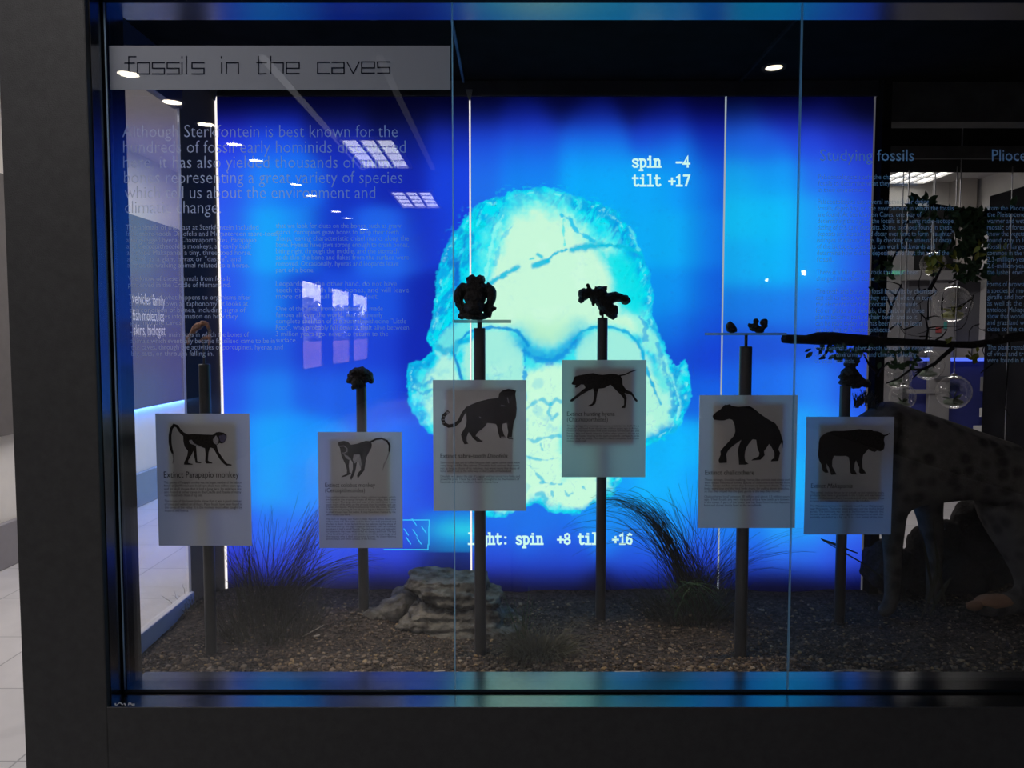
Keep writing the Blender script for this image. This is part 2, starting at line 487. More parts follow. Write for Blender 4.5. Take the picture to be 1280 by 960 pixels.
for i, x in enumerate((J1, J2)):
    struct(MB().box((x-0.0015, -0.0052, OZ0+0.01), (x+0.0015, 0.0052, OZ1-0.01)).build('trim_%d' % (8+i), M['joint']))
bead = MB().tube([(OX0+0.010, -0.008, OZ0+0.012), (OX0+0.010, -0.008, OZ1-0.012)], 0.0022, 8)
struct(bead.build('trim_10', film('pale_glazing_bead', (0.55, 0.7, 0.85), 0.5, 1.0, (0.8, 0.9, 1.0)), smooth=True))
# small scuff label on the sill corner
sc = MB()
rnd = random.Random(3)
for k in range(9):
    u = 146+k*2.9; d = 2.152
    pts = [(u+rnd.uniform(-2, 2), 886+rnd.uniform(-2, 2)), (u+rnd.uniform(0, 4), 890+rnd.uniform(-2.5, 2.5))]
    sc.ribbon2([(PX(p[0], 890, d), -0.085+0.022*(893-p[1])/10) for p in pts], 0.0032, lambda x, y: (x, y, OZ0+0.0012))
tag(sc.build('chalk_scuff', surf('chalk_marks', (0.4, 0.4, 0.4), 0.9)), 'small white scuff marks on the left corner of the sill', 'marks')

# ------------------------------------------------------------------ the display case behind the glass
case = thing('display_case', 'large dark glazed museum display case built into the black wall', 'display case', (0.5, 0.55, 0.0))
CX0, CX1, YP, ZR = -1.22, 2.45, 0.95, 2.53
MB().box((CX0-0.02, YR, ZR), (CX1, 1.10, ZR+0.22)).build('roof', M['case_dark'], case)
MB().box((CX0-0.02, YR, 0.0), (CX1, 1.10, 0.47)).build('base', M['case_grey'], case)
fa = MB().box((CX0-0.02, YR, 2.375), (CX0+0.012, 0.77, ZR)).build('fascia', surf('blue_black_fascia', (0.03, 0.035, 0.06), 0.4), case)
MB().bbox((CX0-0.015, YR, 0.47), (CX0+0.012, 0.77, 0.575), 0.004).build('sill', surf('pale_metal_sill', (0.72, 0.70, 0.72), 0.5, var=0.05), case)
sg = MB(); sg.box((CX0-0.004, YR, 0.57), (CX0+0.004, 0.758, 2.38))
struct(sg.build('window_4', M['glass']))
ed = MB().box((CX0-0.004, 0.7585, 0.57), (CX0+0.004, 0.7605, 2.38)).build('glass_edge', film('pale_glass_edge', (0.75, 0.78, 0.8), 0.5, 0.9), case)
PL, PJ1, PJ2, PR = PX(276.5, 418, 3.17), PX(588.5, 418, 3.17), PX(902.5, 418, 3.17), PX(1085.5, 418, 3.17)
sp_ = MB(); xa, ya, xb, yb = CX0+0.002, 0.768, PL-0.006, 0.945
sp_.add([(xa, ya, 0.5), (xb, yb, 0.5), (xb-0.003, yb+0.005, 0.5), (xa-0.003, ya+0.005, 0.5), (xa, ya, ZR), (xb, yb, ZR), (xb-0.003, yb+0.005, ZR), (xa-0.003, ya+0.005, ZR)],
        [(0,3,2,1),(4,5,6,7),(0,1,5,4),(1,2,6,5),(2,3,7,6),(3,0,4,7)])
sp_.build('smoked_panel', M['smoked'], case)
ZPT, ZPB = PZ(121, 3.17), 0.50                    # top and foot of the lit picture
MB().bbox((PL-0.01, YP-0.012, ZPT), (PR+0.03, 1.08, ZR), 0.003).build('head_rail', surf('blue_grey_rail', (0.02, 0.021, 0.03), 0.45), case)
MB().bbox((PR+0.008, 0.90, 0.50), (PR+0.045, 1.05, ZR), 0.003).build('post', M['case_dark'], case)
MB().box((PR+0.045, 0.955, PZ(152, 3.17)), (CX1, 1.05, ZR)).build('valance', M['case_grey'], case)
for x in (-0.187, 0.878):
    MB().box((x-0.004, YR+0.01, ZR-0.012), (x+0.004, YP-0.02, ZR)).build('ceiling_seam', surf('steel_blue_seam', (0.10, 0.16, 0.22) if x < 0 else (0.022, 0.022, 0.024), 0.9, spec=0.0), case)
for x in (PL, PJ1):
    c = MB(); z = PZ(112, 3.15)
    c.add([(x-0.016, 0.925, z), (x+0.010, 0.925, z), (x+0.002, 0.925, z-0.04), (x-0.004, 0.925, z-0.04), (x-0.016, 0.938, z), (x+0.010, 0.938, z), (x+0.002, 0.938, z-0.04), (x-0.004, 0.938, z-0.04)],
          [(0,1,2,3), (7,6,5,4), (0,4,5,1), (1,5,6,2), (2,6,7,3), (3,7,4,0)])
    c.build('panel_clip', surf('grey_metal_clip', (0.4, 0.4, 0.38), 0.4, metal=0.6), case)

# two small spot lamps tucked up behind the lintel, throwing warm pools on the front gravel
for i, (x, e) in enumerate(((-0.42, 26), (0.50, 24))):
    root = thing('spot_lamp', ('left' if i == 0 else 'right')+' small warm spot lamp behind the lintel of the case', 'spot lamp', (x, 0.24, ZR), 'spot lamps inside the case')
    MB().lathe([(0.0005, -0.005), (0.022, -0.006), (0.026, -0.03), (0.03, -0.03), (0.03, 0.0)], (x, 0.24, ZR), 18).build('housing', M['black'], root, True, 40)
    L = bpy.data.lights.new('spot_beam', 'SPOT'); L.energy = e*2.6; L.color = (1.0, 0.80, 0.58); L.spot_size = math.radians(26); L.spot_blend = 1.0; L.shadow_soft_size = 0.02
    ob = bpy.data.objects.new('spot_beam', L); COL.objects.link(ob); ob.location = (x, 0.24, ZR-0.034); ob.rotation_euler = (math.radians(2.0), 0, 0)
# black exhibit wall along the right wall of the room beyond
ew = MB().box((XR-0.10, 0.9, 0.0), (XR-0.02, 6.0, 2.95)).build('exhibit_wall', surf('black_side_exhibit', (0.014, 0.014, 0.016), 0.95, spec=0.0, var=0.2, scale=3))
tag(ew, 'black exhibit wall running along the right side of the room beyond', 'exhibit wall')

for i, (x, y, sx, sy) in enumerate(((-1.3, -1.25, 0.5, 1.2), (-2.7, -1.9, 0.5, 1.2), (-2.6, 2.0, 0.5, 1.2), (3.2, 3.9, 1.2, 0.5), (-2.3, 0.6, 0.5, 1.2), (-1.7, 4.8, 1.2, 0.5))):  # frames added around the unseen fill lights
    f = MB(); t = 0.03; x0, x1, y0, y1 = x-sx/2, x+sx/2, y-sy/2, y+sy/2; z0 = ZC-0.03
    f.box((x0-t, y0-t, z0), (x1+t, y0, ZC)); f.box((x0-t, y1, z0), (x1+t, y1+t, ZC)); f.box((x0-t, y0, z0), (x0, y1, ZC)); f.box((x1, y0, z0), (x1+t, y1, ZC))
    struct(f.build('trim_%d' % (11+i), M['white']))
# ------------------------------------------------------------------ the back-lit pictures (a flat print: its picture is worked out per mesh point)
def lin(c):
    c = np.asarray(c, float)/255.0
    return np.where(c <= 0.04045, c/12.92, ((c+0.055)/1.055)**2.4)

def vnoise(x, y, s, seed=0):
    """smooth value noise"""
    x = x/s; y = y/s
    xi = np.floor(x).astype(int); yi = np.floor(y).astype(int)
    fx = x-xi; fy = y-yi
    fx = fx*fx*(3-2*fx); fy = fy*fy*(3-2*fy)
    def h(a, b):
        n = (a*374761393 + b*668265263 + seed*974711) & 0x7fffffff
        n = (n ^ (n >> 13))*1274126177 & 0x7fffffff
        return ((n ^ (n >> 16)) & 0xffff)/65535.0
    return (h(xi, yi)*(1-fx)+h(xi+1, yi)*fx)*(1-fy)+(h(xi, yi+1)*(1-fx)+h(xi+1, yi+1)*fx)*fy

def fbm(x, y, s, seed=0, o=4):
    t = 0; a = 0.5; tot = 0
    for k in range(o):
        t = t+a*vnoise(x, y, s/(2**k), seed+k*17); tot += a; a *= 0.55
    return t/tot

def seg_dist(x, y, pts, closed=False):
    d = np.full(x.shape, 1e9)
    n = len(pts)
    for i in range(n if closed else n-1):
        ax, ay = pts[i]; bx, by = pts[(i+1) % n]
        ex, ey = bx-ax, by-ay
        t = np.clip(((x-ax)*ex+(y-ay)*ey)/(ex*ex+ey*ey+1e-9), 0, 1)
        d = np.minimum(d, np.hypot(x-ax-t*ex, y-ay-t*ey))
    return d

def inside(x, y, pts):
    r = np.zeros(x.shape, bool); n = len(pts)
    for i in range(n):
        ax, ay = pts[i]; bx, by = pts[(i+1) % n]
        c = ((ay > y) != (by > y)) & (x < (bx-ax)*(y-ay)/((by-ay) if by != ay else 1e-9)+ax)
        r ^= c
    return r

def sdf(x, y, pts):
    return np.where(inside(x, y, pts), 1, -1)*seg_dist(x, y, pts, True)

def sstep(a, b, v):
    t = np.clip((v-a)/(b-a), 0, 1)
    return t*t*(3-2*t)

def mix(c, col, a):
    return c*(1-a[:, None])+lin(col)[None, :]*a[:, None]

NV = (10, 15, 60)
BG1 = [(285,122,(8,12,50)),(340,122,(8,14,60)),(420,122,(8,12,45)),(500,122,(8,10,36)),(580,122,(8,10,36)),
 (290,150,(26,32,160)),(340,150,(24,40,185)),(420,150,(16,22,95)),(500,150,(10,14,60)),(575,150,(14,22,100)),
 (290,180,(40,60,228)),(335,180,(32,90,240)),(420,180,(24,44,180)),(500,180,(14,30,135)),(570,180,(22,50,190)),
 (290,220,(46,86,238)),(330,220,(30,140,252)),(370,220,(26,110,240)),(440,220,(22,52,195)),(500,220,(20,40,175)),(570,220,(25,66,222)),
 (290,300,(46,92,238)),(332,300,(24,172,255)),(370,300,(30,135,245)),(415,300,(22,52,196)),(470,300,(32,100,235)),(490,310,(36,108,238)),(525,300,(22,48,192)),(570,300,(25,66,222)),
 (290,380,(44,84,235)),(330,380,(30,140,248)),(380,380,(26,66,208)),(420,380,(30,80,225)),(480,380,(30,86,228)),(525,380,(20,42,180)),(550,380,(18,36,160)),
 (290,440,(40,62,220)),(330,440,(34,92,225)),(400,440,(32,66,212)),(470,440,(30,68,216)),(520,440,(20,42,180)),(560,440,(20,42,180)),
 (290,490,(42,84,232)),(330,490,(34,130,245)),(400,490,(34,96,232)),(470,490,(32,92,232)),(520,490,(24,52,200)),
 (290,550,(44,112,245)),(330,550,(30,165,255)),(380,550,(30,148,255)),(510,550,(38,112,246)),(540,550,(28,72,225)),(580,550,(28,70,222)),
 (290,610,(44,100,240)),(330,610,(30,165,255)),(380,610,(32,140,250)),(510,610,(42,100,240)),(545,610,(28,62,215)),(580,610,(26,60,212)),
 (290,660,(44,76,230)),(340,660,(40,112,242)),(420,660,(40,92,236)),(500,660,(44,84,232)),(540,660,(34,90,225)),(580,660,(30,120,225)),
 (290,700,(42,58,205)),(360,700,(44,74,224)),(430,700,(44,76,228)),(500,700,(40,66,216)),(545,700,(16,30,105)),(580,700,(14,32,110)),
 (290,728,(24,32,120)),(360,728,(28,40,170)),(440,728,(28,42,176)),(500,728,(24,36,150)),(560,728,(10,18,70)),
 (290,748,(8,10,30)),(440,748,(10,13,48)),(580,748,(8,10,36))]
BG2 = [(592,122,(8,14,52)),(700,122,(9,16,70)),(800,122,(10,15,72)),(895,122,(9,13,60)),
 (592,145,(14,24,110)),(660,145,(20,36,165)),(740,145,(22,36,165)),(830,145,(16,26,140)),(895,145,(12,18,120)),
 (592,170,(28,62,212)),(660,170,(32,70,215)),(740,170,(28,90,228)),(830,170,(28,66,212)),(895,170,(16,36,165)),
 (592,195,(32,98,232)),(660,195,(24,118,240)),(740,195,(16,158,250)),(840,195,(18,140,245)),(895,195,(18,70,200)),
 (592,230,(32,110,236)),(660,230,(22,135,245)),(740,230,(12,172,252)),(820,230,(14,168,250)),(862,230,(16,150,245)),(895,230,(18,88,215)),
 (760,300,(12,172,245)),(820,300,(14,170,246)),(855,300,(14,178,246)),(880,300,(18,130,235)),(897,300,(18,98,222)),
 (820,370,(14,148,242)),(855,370,(16,150,242)),(885,370,(18,100,222)),(898,370,(18,84,214)),
 (840,410,(18,120,230)),(870,410,(20,92,218)),(898,410,(20,72,212)),
 (850,445,(22,80,212)),(880,445,(22,62,208)),(898,445,(22,66,212)),
 (865,490,(22,100,228)),(895,490,(24,96,228)),
 (820,560,(12,178,250)),(865,560,(14,186,255)),(897,560,(18,150,245)),
 (760,610,(20,160,250)),(830,610,(16,182,255)),(870,610,(18,165,252)),(897,610,(24,135,242)),
 (600,655,(28,112,236)),(680,655,(28,114,236)),(760,655,(24,140,245)),(830,655,(24,148,246)),(890,655,(28,118,240)),
 (600,690,(32,86,226)),(700,690,(30,86,224)),(800,690,(32,96,230)),(890,690,(34,84,226)),
 (600,718,(32,54,196)),(700,718,(28,56,190)),(800,718,(28,60,200)),(890,718,(30,56,200)),
 (600,735,(16,24,100)),(700,735,(14,26,105)),(800,735,(16,34,135)),(890,735,(16,30,120)),
 (600,750,(6,8,26)),(750,750,(6,8,28)),(890,750,(6,8,28))]
BG3 = [(908,122,(8,18,56)),(980,122,(9,16,58)),(1080,122,(8,9,22)),
 (915,148,(24,56,170)),(980,148,(28,38,180)),(1040,148,(18,24,110)),(1082,148,(8,10,40)),
 (915,180,(26,100,222)),(960,180,(30,100,230)),(1020,180,(38,72,225)),(1060,180,(36,54,205)),(1084,180,(26,36,150)),
 (915,220,(20,165,238)),(970,220,(20,158,246)),(1030,220,(38,112,240)),(1060,220,(44,90,232)),(1084,220,(36,58,205)),
 (915,270,(18,185,242)),(970,270,(16,188,250)),(1020,270,(30,160,250)),(1060,270,(40,118,242)),(1084,270,(40,66,215)),
 (915,330,(20,168,240)),(970,330,(16,180,250)),(1020,330,(28,160,250)),(1060,330,(40,118,242)),(1084,330,(40,66,215)),
 (915,385,(24,120,226)),(970,385,(28,125,235)),(1020,385,(36,122,238)),(1060,385,(42,96,232)),(1082,385,(38,62,212)),
 (915,430,(28,78,212)),(970,430,(32,84,215)),(1030,430,(36,82,214)),(1080,430,(34,62,206)),
 (915,480,(26,100,232)),(970,480,(32,110,238)),(1020,480,(40,130,246)),(1060,480,(40,100,236)),(1080,480,(34,66,215)),
 (915,540,(24,140,245)),(1000,540,(32,165,255)),(1040,540,(42,140,248)),(1078,540,(42,92,236)),
 (915,600,(22,155,250)),(1000,600,(28,180,255)),(1040,600,(38,160,252)),(1078,600,(44,104,240)),
 (915,655,(26,128,242)),(1000,655,(36,160,252)),(1050,655,(44,130,246)),(1076,655,(48,100,236)),
 (915,695,(34,96,228)),(1000,695,(42,116,240)),(1050,695,(46,100,236)),(1075,695,(44,74,222)),
 (915,722,(32,60,200)),(1000,722,(38,66,212)),(1050,722,(38,62,206)),(1075,722,(30,44,165)),
 (915,740,(14,26,100)),(1000,740,(16,28,105)),(1070,740,(14,20,80)),(1000,752,(6,8,26))]

def field(u, v, pts):
    num = np.zeros((len(u), 3)); den = np.zeros(len(u))
    for (a, b, c) in pts:
        d2 = ((u-a)/36.0)**2+((v-b)/32.0)**2
        w = np.exp(-1.6*d2)+1e-4/(1+d2*d2)
        num += w[:, None]*(lin(c)**0.6)[None, :]; den += w
    return (num/den[:, None])**(1/0.6)

OUT = [(670,235),(645,238),(620,246),(600,256),(588,265),(575,280),(563,297),(553,318),(547,345),(543,375),(540,400),(536,414),(533,424),(540,433),(541,439),(535,446),(524,452),(513,456),
 (509,466),(508,482),(511,500),(517,515),(525,528),(536,540),(548,550),(556,575),(560,600),(575,625),(592,640),(610,646),(632,646),(648,638),(658,634),(668,630),
 (678,632),(686,639),(700,642),(718,641),(732,637),(742,629),(752,630),(766,620),(774,604),(782,585),(798,566),(812,556),(830,548),(845,536),(855,520),(862,500),
 (864,480),(861,460),(857,449),(850,450),(846,457),(838,447),(828,428),(820,408),(814,395),(818,378),(819,362),(812,340),(803,318),(795,295),(785,280),(770,266),
 (750,255),(725,245),(700,238)]
FORE = [(630,284),(644,266),(668,257),(694,259),(712,270),(728,290),(746,303),(762,310),(768,340),(772,370),(786,392),(800,402),(812,420),(792,415),(765,407),(740,408),(722,418),
 (706,430),(690,436),(672,434),(658,424),(650,415),(636,409),(612,409),(592,413),(596,402),(604,378),(610,350),(616,322),(622,300)]
ZYGL = [(545,440),(560,440),(568,452),(574,470),(580,500),(588,560),(584,600),(560,560),(545,540),(534,520),(533,505),(540,480),(543,460)]
ORBL = [(580,432),(592,420),(612,414),(636,415),(648,424),(654,436),(655,470),(652,510),(600,510),(590,490),(580,465)]
ORBR = [(722,442),(728,424),(742,414),(765,413),(786,420),(798,432),(803,450),(806,500),(790,520),(730,500),(722,470)]
ZYGR = [(806,430),(812,455),(822,480),(836,510),(838,525),(825,538),(806,550),(795,556),(780,545),(780,500),(800,480)]
NOSE = [(660,466),(672,458),(690,455),(703,458),(712,470),(712,500),(703,540),(700,560),(705,600),(735,592),(760,600),(764,612),(745,624),(732,632),(716,637),(700,637),(688,630),
 (676,622),(664,622),(655,626),(648,634),(620,640),(600,620),(600,560),(640,540),(656,510)]

def paint(u, v, k):
    u = u.copy(); v = v.copy()
    c = field(u, v, (BG1, BG2, BG3)[k])
    # faint vertical tube bands of the light box
    c *= (1+0.035*np.sin(u/7.0)*vnoise(u, v*0+3, 23, 5))[:, None]
    fade = (0.10+0.90*sstep(112, 172, v+6*(vnoise(u, v*0, 40, 8)-0.5)))*(1-0.96*sstep(698, 741, v+10*(vnoise(u, v*0, 60, 9)-0.5)))
    c *= fade[:, None]
    c[:, 2] += 0.012*(1-fade)
    if k == 2: return c
    box = (u > 495) & (u < 880) & (v > 222) & (v < 690)
    x, y = u[box], v[box]; cc = c[box]
    # glow low left: the far light falling under the jaw
    gl = sstep(500, 575, x)*(1-sstep(672, 705, y))*sstep(632, 650, y)*(x < 592)
    cc = mix(cc, (12, 150, 225), gl*0.75)
    gl2 = np.exp(-((x-580)/34)**2-((y-662)/11)**2)*(x < 600)
    cc = mix(cc, (40, 205, 232), gl2*0.85)
    wob = 9*(fbm(x, y, 16, 3)-0.5)+5*(fbm(x, y, 5, 9)-0.5)
    d = sdf(x, y, OUT)+wob
    top = sstep(430, 330, y)
    # small scraps outside the upper edge
    scraps = sstep(0.70, 0.78, vnoise(x*0.8, y*1.6, 3.4, 77))*sstep(-12, 0, d)*sstep(330, 270, y)
    a = np.maximum(sstep(-1.2, 1.4, d), scraps*0.5)
    # base tone, from the rim inwards
    ang = np.arctan2(y-400, x-678)
    rad = np.hypot(x-678, (y-400))
    streak = fbm(ang*95+0.25*rad, rad*0.55, 7, 21, 3)
    swirl = fbm(x+0.8*y, y*0.4-x*0.2, 9, 31, 4)
    tone = np.zeros((len(x), 3))+lin((4, 226, 246))[None, :]
    tone = mix(tone, (14, 165, 232), sstep(0.40, 0.66, streak)*sstep(44, 2, d)*0.95)
    left = sstep(612, 560, x)*sstep(450, 330, y)
    tone = mix(tone, (12, 132, 222), left*sstep(0.38, 0.68, swirl)*0.95)
    tone = mix(tone, (20, 96, 210), left*sstep(0.66, 0.80, fbm(x*1.6, y*0.35, 8, 44))*0.8)
    right = sstep(772, 800, x)*sstep(460, 360, y)
    tone = mix(tone, (12, 160, 236), right*sstep(0.40, 0.72, fbm(x*1.3+0.3*y, y*0.35, 8, 52))*0.9)
    tone = mix(tone, (120, 250, 244), sstep(0.58, 0.74, fbm(x*1.6+y*0.9, y*0.5-x*0.3, 8, 61))*0.28*(1-left*0.4))
    tone = mix(tone, (10, 150, 228), sstep(0.60, 0.70, fbm(x*1.3+y*0.7, y*0.4-x*0.3, 7, 67))*0.7*sstep(70, 20, d))
    # lower face: paler, blotchy cyan
    low = sstep(440, 480, y)
    tone = mix(tone, (120, 236, 226), low*sstep(6, 26, d)*0.75)
    tone = mix(tone, (16, 170, 228), low*sstep(0.58, 0.72, fbm(x, y, 9, 71))*sstep(26, 4, d)*0.7)
    def area(poly, col, soft, amt=1.0, jit=8, seed=90, col2=None):
        nonlocal tone
        s = sdf(x, y, poly)+jit*(fbm(x, y, 14, seed)-0.5)*2
        tone = mix(tone, col, sstep(-soft, soft, s)*amt)
    fs = sdf(x, y, FORE)
    gr = 26*(fbm(ang*70, rad*0.5, 8, 301, 3)-0.5)+16*(fbm(x, y, 7, 303)-0.5)
    upper = sstep(345, 300, y)
    tone = mix(tone, (112, 248, 236), sstep(-26, 8, fs+gr*1.1)*0.8)
    tone = mix(tone, (201, 250, 221), np.where(upper > 0, sstep(-4-6*upper, 8+12*upper, fs+gr*(0.35+0.65*upper)), sstep(-6, 8, fs+gr*0.4)))
    tone = mix(tone, (188, 246, 208), sstep(380, 420, y)*sstep(0, 20, sdf(x, y, FORE))*0.6)
    # right upper plate of the brow above the crack, turquoise sheen
    area([(742,306),(770,318),(792,330),(806,360),(800,395),(778,392),(766,368),(762,340)], (10, 228, 236), 8, 0.9, 6, 95)
    area(ZYGL, (182, 244, 226), 5, 0.95, 8, 101)
    area(ORBL, (168, 240, 224), 4, 0.95, 5, 103)
    area(ORBR, (166, 240, 224), 4, 0.95, 5, 105)
    area(ZYGR, (178, 246, 222), 7, 0.95, 10, 107)
    area(NOSE, (200, 252, 222), 6, 1.0, 8, 109)
    # brow to cheek strip on the left
    area([(546,432),(560,412),(580,400),(600,398),(612,404),(590,410),(578,424),(570,440),(556,438)], (120, 232, 228), 5, 0.8, 6, 111)
    area([(790,396),(806,404),(822,424),(832,444),(840,470),(830,470),(818,445),(804,424),(792,410)], (150, 244, 226), 4, 0.85, 6, 113)
    tone = mix(tone, (20, 190, 232), sstep(0.60, 0.74, fbm(x, y, 16, 121))*0.30*low)
    tone = mix(tone, (215, 255, 232), sstep(0.60, 0.74, fbm(x, y, 22, 131))*0.25*np.maximum(low, sstep(-4, 8, sdf(x, y, FORE))))
    # veins and cracks
    vein = np.abs(fbm(x, y, 26, 141)-0.5)
    tone = mix(tone, (14, 150, 222), sstep(0.010, 0.001, vein)*0.3*low)
    tone = mix(tone, (22, 176, 228), sstep(0.010, 0.001, vein)*0.10*(1-low))
    def stroke(pts, w, col, amt=1.0, jit=2.0, seed=150, soft=None):
        nonlocal tone
        dd = seg_dist(x, y, pts)+jit*(fbm(x, y, 6, seed)-0.5)*2
        tone = mix(tone, col, sstep(w/2+(soft or w*0.35), w/2-(soft or w*0.35), dd)*amt)
    BL = (18, 150, 226)
    # shade of the brow between the eyes
    stroke([(650,420),(664,432),(680,439),(696,438),(712,426),(724,414)], 26, (70, 214, 232), 0.75, 4, 151, 12)
    stroke([(652,428),(664,439),(680,445),(696,444),(710,433),(722,420)], 13, (24, 165, 228), 0.75, 4, 152, 6)
    stroke([(657,440),(670,449),(690,451),(703,446),(714,434),(720,424)], 6, (14, 140, 224), 0.8, 5, 153, 3)
    stroke([(574,428),(584,416),(598,411),(614,409),(634,411),(646,413),(652,420),(660,432)], 3.4, (18, 150, 220), 0.95, 2, 155)
    stroke([(717,425),(728,414),(742,409),(764,409),(784,415),(797,428),(803,440),(806,456),(815,480),(826,505)], 3.4, (16, 176, 224), 0.95, 2, 157)
    stroke([(655,432),(656,446),(656,470),(657,500)], 3.2, (14, 150, 224), 0.8, 4, 159)
    stroke([(566,440),(572,456),(576,472),(580,478)], 3, (14, 130, 210), 0.9, 2, 161)
    stroke([(546,432),(556,440),(566,438),(574,428)], 7, (20, 176, 222), 0.8, 4, 163)
    stroke([(574,428),(584,426),(592,420),(598,412)], 6, (14, 170, 226), 0.7, 3, 165)
    # crack over the forehead
    for pts, w in (([(611,355),(622,348),(634,341),(648,335)], 5.5), ([(667,332),(676,329),(684,326)], 6), ([(684,326),(692,318),(700,314),(708,312)], 3), ([(716,312),(726,309),(738,308),(752,307)], 8),
                   ([(752,307),(766,307),(780,308),(796,314),(804,320)], 4)):
        stroke(pts, w, (8, 192, 226), 0.95, 3, 171)
    stroke([(672,318),(677,321)], 4, (20, 200, 226), 0.9, 1, 173); stroke([(662,324),(667,323)], 2, (40, 214, 226), 0.9, 1, 175)
    stroke([(702,268),(714,276),(722,290),(736,298),(742,302)], 3.5, (14, 196, 236), 0.9, 4, 177)
    stroke([(704,275),(704,290),(706,306)], 2.6, (60, 228, 232), 0.8, 3, 179)
    stroke([(630,268),(620,285),(614,305),(610,330),(606,350)], 4, (150, 252, 240), 0.7, 4, 181)
    stroke([(640,283),(626,300),(618,330)], 3, (20, 206, 240), 0.6, 5, 183)
    stroke([(572,330),(571,345),(570,355)], 7, (20, 96, 206), 0.9, 3, 185)
    stroke([(788,282),(794,300),(798,312)], 4, (130, 250, 240), 0.6, 3, 187); stroke([(780,290),(778,304)], 3, (12, 140, 226), 0.8, 3, 188)
    # cheek arches
    for pts, w in (([(508,462),(514,474),(520,480),(530,482),(540,474)], 5), ([(512,455),(524,460),(536,456),(542,446)], 5), ([(516,486),(528,492),(538,488)], 4), ([(812,400),(826,424),(842,450),(846,470)], 4),
                   ([(822,430),(834,470),(842,500),(840,520)], 5), ([(846,460),(842,476),(846,500),(850,520)], 4), ([(800,396),(808,408),(806,424)], 4)):
        stroke(pts, w, (14, 160, 226), 0.68, 5, 191)
    stroke([(840,470),(846,490),(850,505),(846,525)], 2.6, (150, 250, 240), 0.7, 4, 193)
    # nose opening, teeth line
    for pts, w in (([(657,512),(664,506),(672,500),(678,499),(684,505),(690,505),(694,499),(702,502)], 4), ([(688,504),(686,516),(690,524),(696,518)], 4), ([(660,548),(668,552),(676,548),(688,546),(700,545)], 4),
                   ([(658,570),(670,574),(684,575),(698,572)], 2.4), ([(676,555),(678,562)], 2.2), ([(662,582),(672,594),(680,602)], 2.2), ([(676,603),(690,605),(702,605)], 2.2), ([(670,618),(678,616),(682,624),(680,634)], 5),
                   ([(690,615),(691,622)], 2.4), ([(706,614),(710,620),(716,616)], 2.6), ([(726,606),(734,614)], 2.4), ([(648,640),(662,632),(672,628),(682,634),(690,640)], 4), ([(738,630),(748,622),(760,612)], 4)):
        stroke(pts, w*0.9, (24, 190, 226), 0.72, 3, 201)
    # specks
    tone = mix(tone, (30, 190, 220), sstep(0.88, 0.94, vnoise(x, y, 3.2, 211))*0.22*(0.35+0.65*low))
    # gentle greenish fall of the brow towards the bridge
    tone = mix(tone, (176, 236, 200), sstep(392, 428, y)*sstep(450, 436, y)*sstep(-2, 14, sdf(x, y, FORE))*0.55)
    edge = sstep(7, 0, d)*(1-top*0.2)
    tone = mix(tone, (6, 200, 240), edge*0.55)
    tone = mix(tone, (150, 250, 240), sstep(3, 5, d)*sstep(9, 5, d)*sstep(0.55, 0.7, fbm(x, y, 8, 221))*0.6)
    cc = cc*(1-a[:, None])+tone*a[:, None]
    c[box] = cc
    return c

def cam_uv(X, Y, Z):
    c, s = math.cos(PITCH), math.sin(PITCH)
    dx, dy, dz = X-CAMP.x, Y-CAMP.y, Z-CAMP.z
    fw = dy*c-dz*s; upc = dy*s+dz*c
    return 640+F*dx/fw, 480-F*upc/fw

def litmat():
    m, nt, out = newmat('backlit_print')
    e = nt.nodes.new('ShaderNodeEmission'); a = nt.nodes.new('ShaderNodeVertexColor'); a.layer_name = 'Col'
    e.inputs['Strength'].default_value = 1.06
    nt.links.new(a.outputs['Color'], e.inputs['Color']); nt.links.new(e.outputs[0], out.inputs['Surface'])
    m.cycles.emission_sampling = 'NONE'
    return m
M['lit'] = litmat()
PANEL_LABEL = ['left backlit blue screen, plain but for a small hatched square at its edge', 'middle backlit screen showing the huge glowing skull and spin and tilt readings', 'right narrow backlit blue screen behind the Studying fossils lettering']
panels = []
for k, (xa, xb) in enumerate(((PL, PJ1), (PJ1, PJ2), (PJ2, PR))):
    xa += 0.003; xb -= 0.003
    nx = int((xb-xa)/0.0031); nz = int((ZPT-ZPB)/0.0031)
    gx, gz = np.meshgrid(np.linspace(xa, xb, nx+1), np.linspace(ZPB, ZPT, nz+1))
    gx, gz = gx.ravel(), gz.ravel()
    uu, vv = cam_uv(gx, np.full(gx.shape, YP), gz)
    colr = np.clip(paint(uu, vv, k), 0.0005, 1.2)
    root = thing('backlit_screen', PANEL_LABEL[k], 'screen', ((xa+xb)/2, YP, 0.50), 'backlit screens of the case')
    me = bpy.data.meshes.new('picture')
    co = np.stack([gx-(xa+xb)/2, np.zeros(gx.shape), gz-0.50], 1).astype(np.float32)
    idx = np.arange((nx+1)*(nz+1)).reshape(nz+1, nx+1)
    q = np.stack([idx[:-1, :-1], idx[:-1, 1:], idx[1:, 1:], idx[1:, :-1]], -1).reshape(-1, 4).astype(np.int32)
    me.vertices.add(len(co)); me.vertices.foreach_set('co', co.ravel())
    me.loops.add(q.size); me.loops.foreach_set('vertex_index', q.ravel())
    me.polygons.add(len(q)); me.polygons.foreach_set('loop_start', np.arange(0, q.size, 4, dtype=np.int32))
    me.update(calc_edges=True)
    at = me.color_attributes.new('Col', 'FLOAT_COLOR', 'POINT')
    at.data.foreach_set('color', np.concatenate([colr, np.ones((len(colr), 1))], 1).astype(np.float32).ravel())
    me.materials.append(M['lit'])
    o = bpy.data.objects.new('picture', me); COL.objects.link(o); o.parent = root
    MB().box((xa, YP+0.002, 0.50), (xb, YP+0.06, ZPT)).build('light_box', M['case_grey'], root)
    panels.append(root)
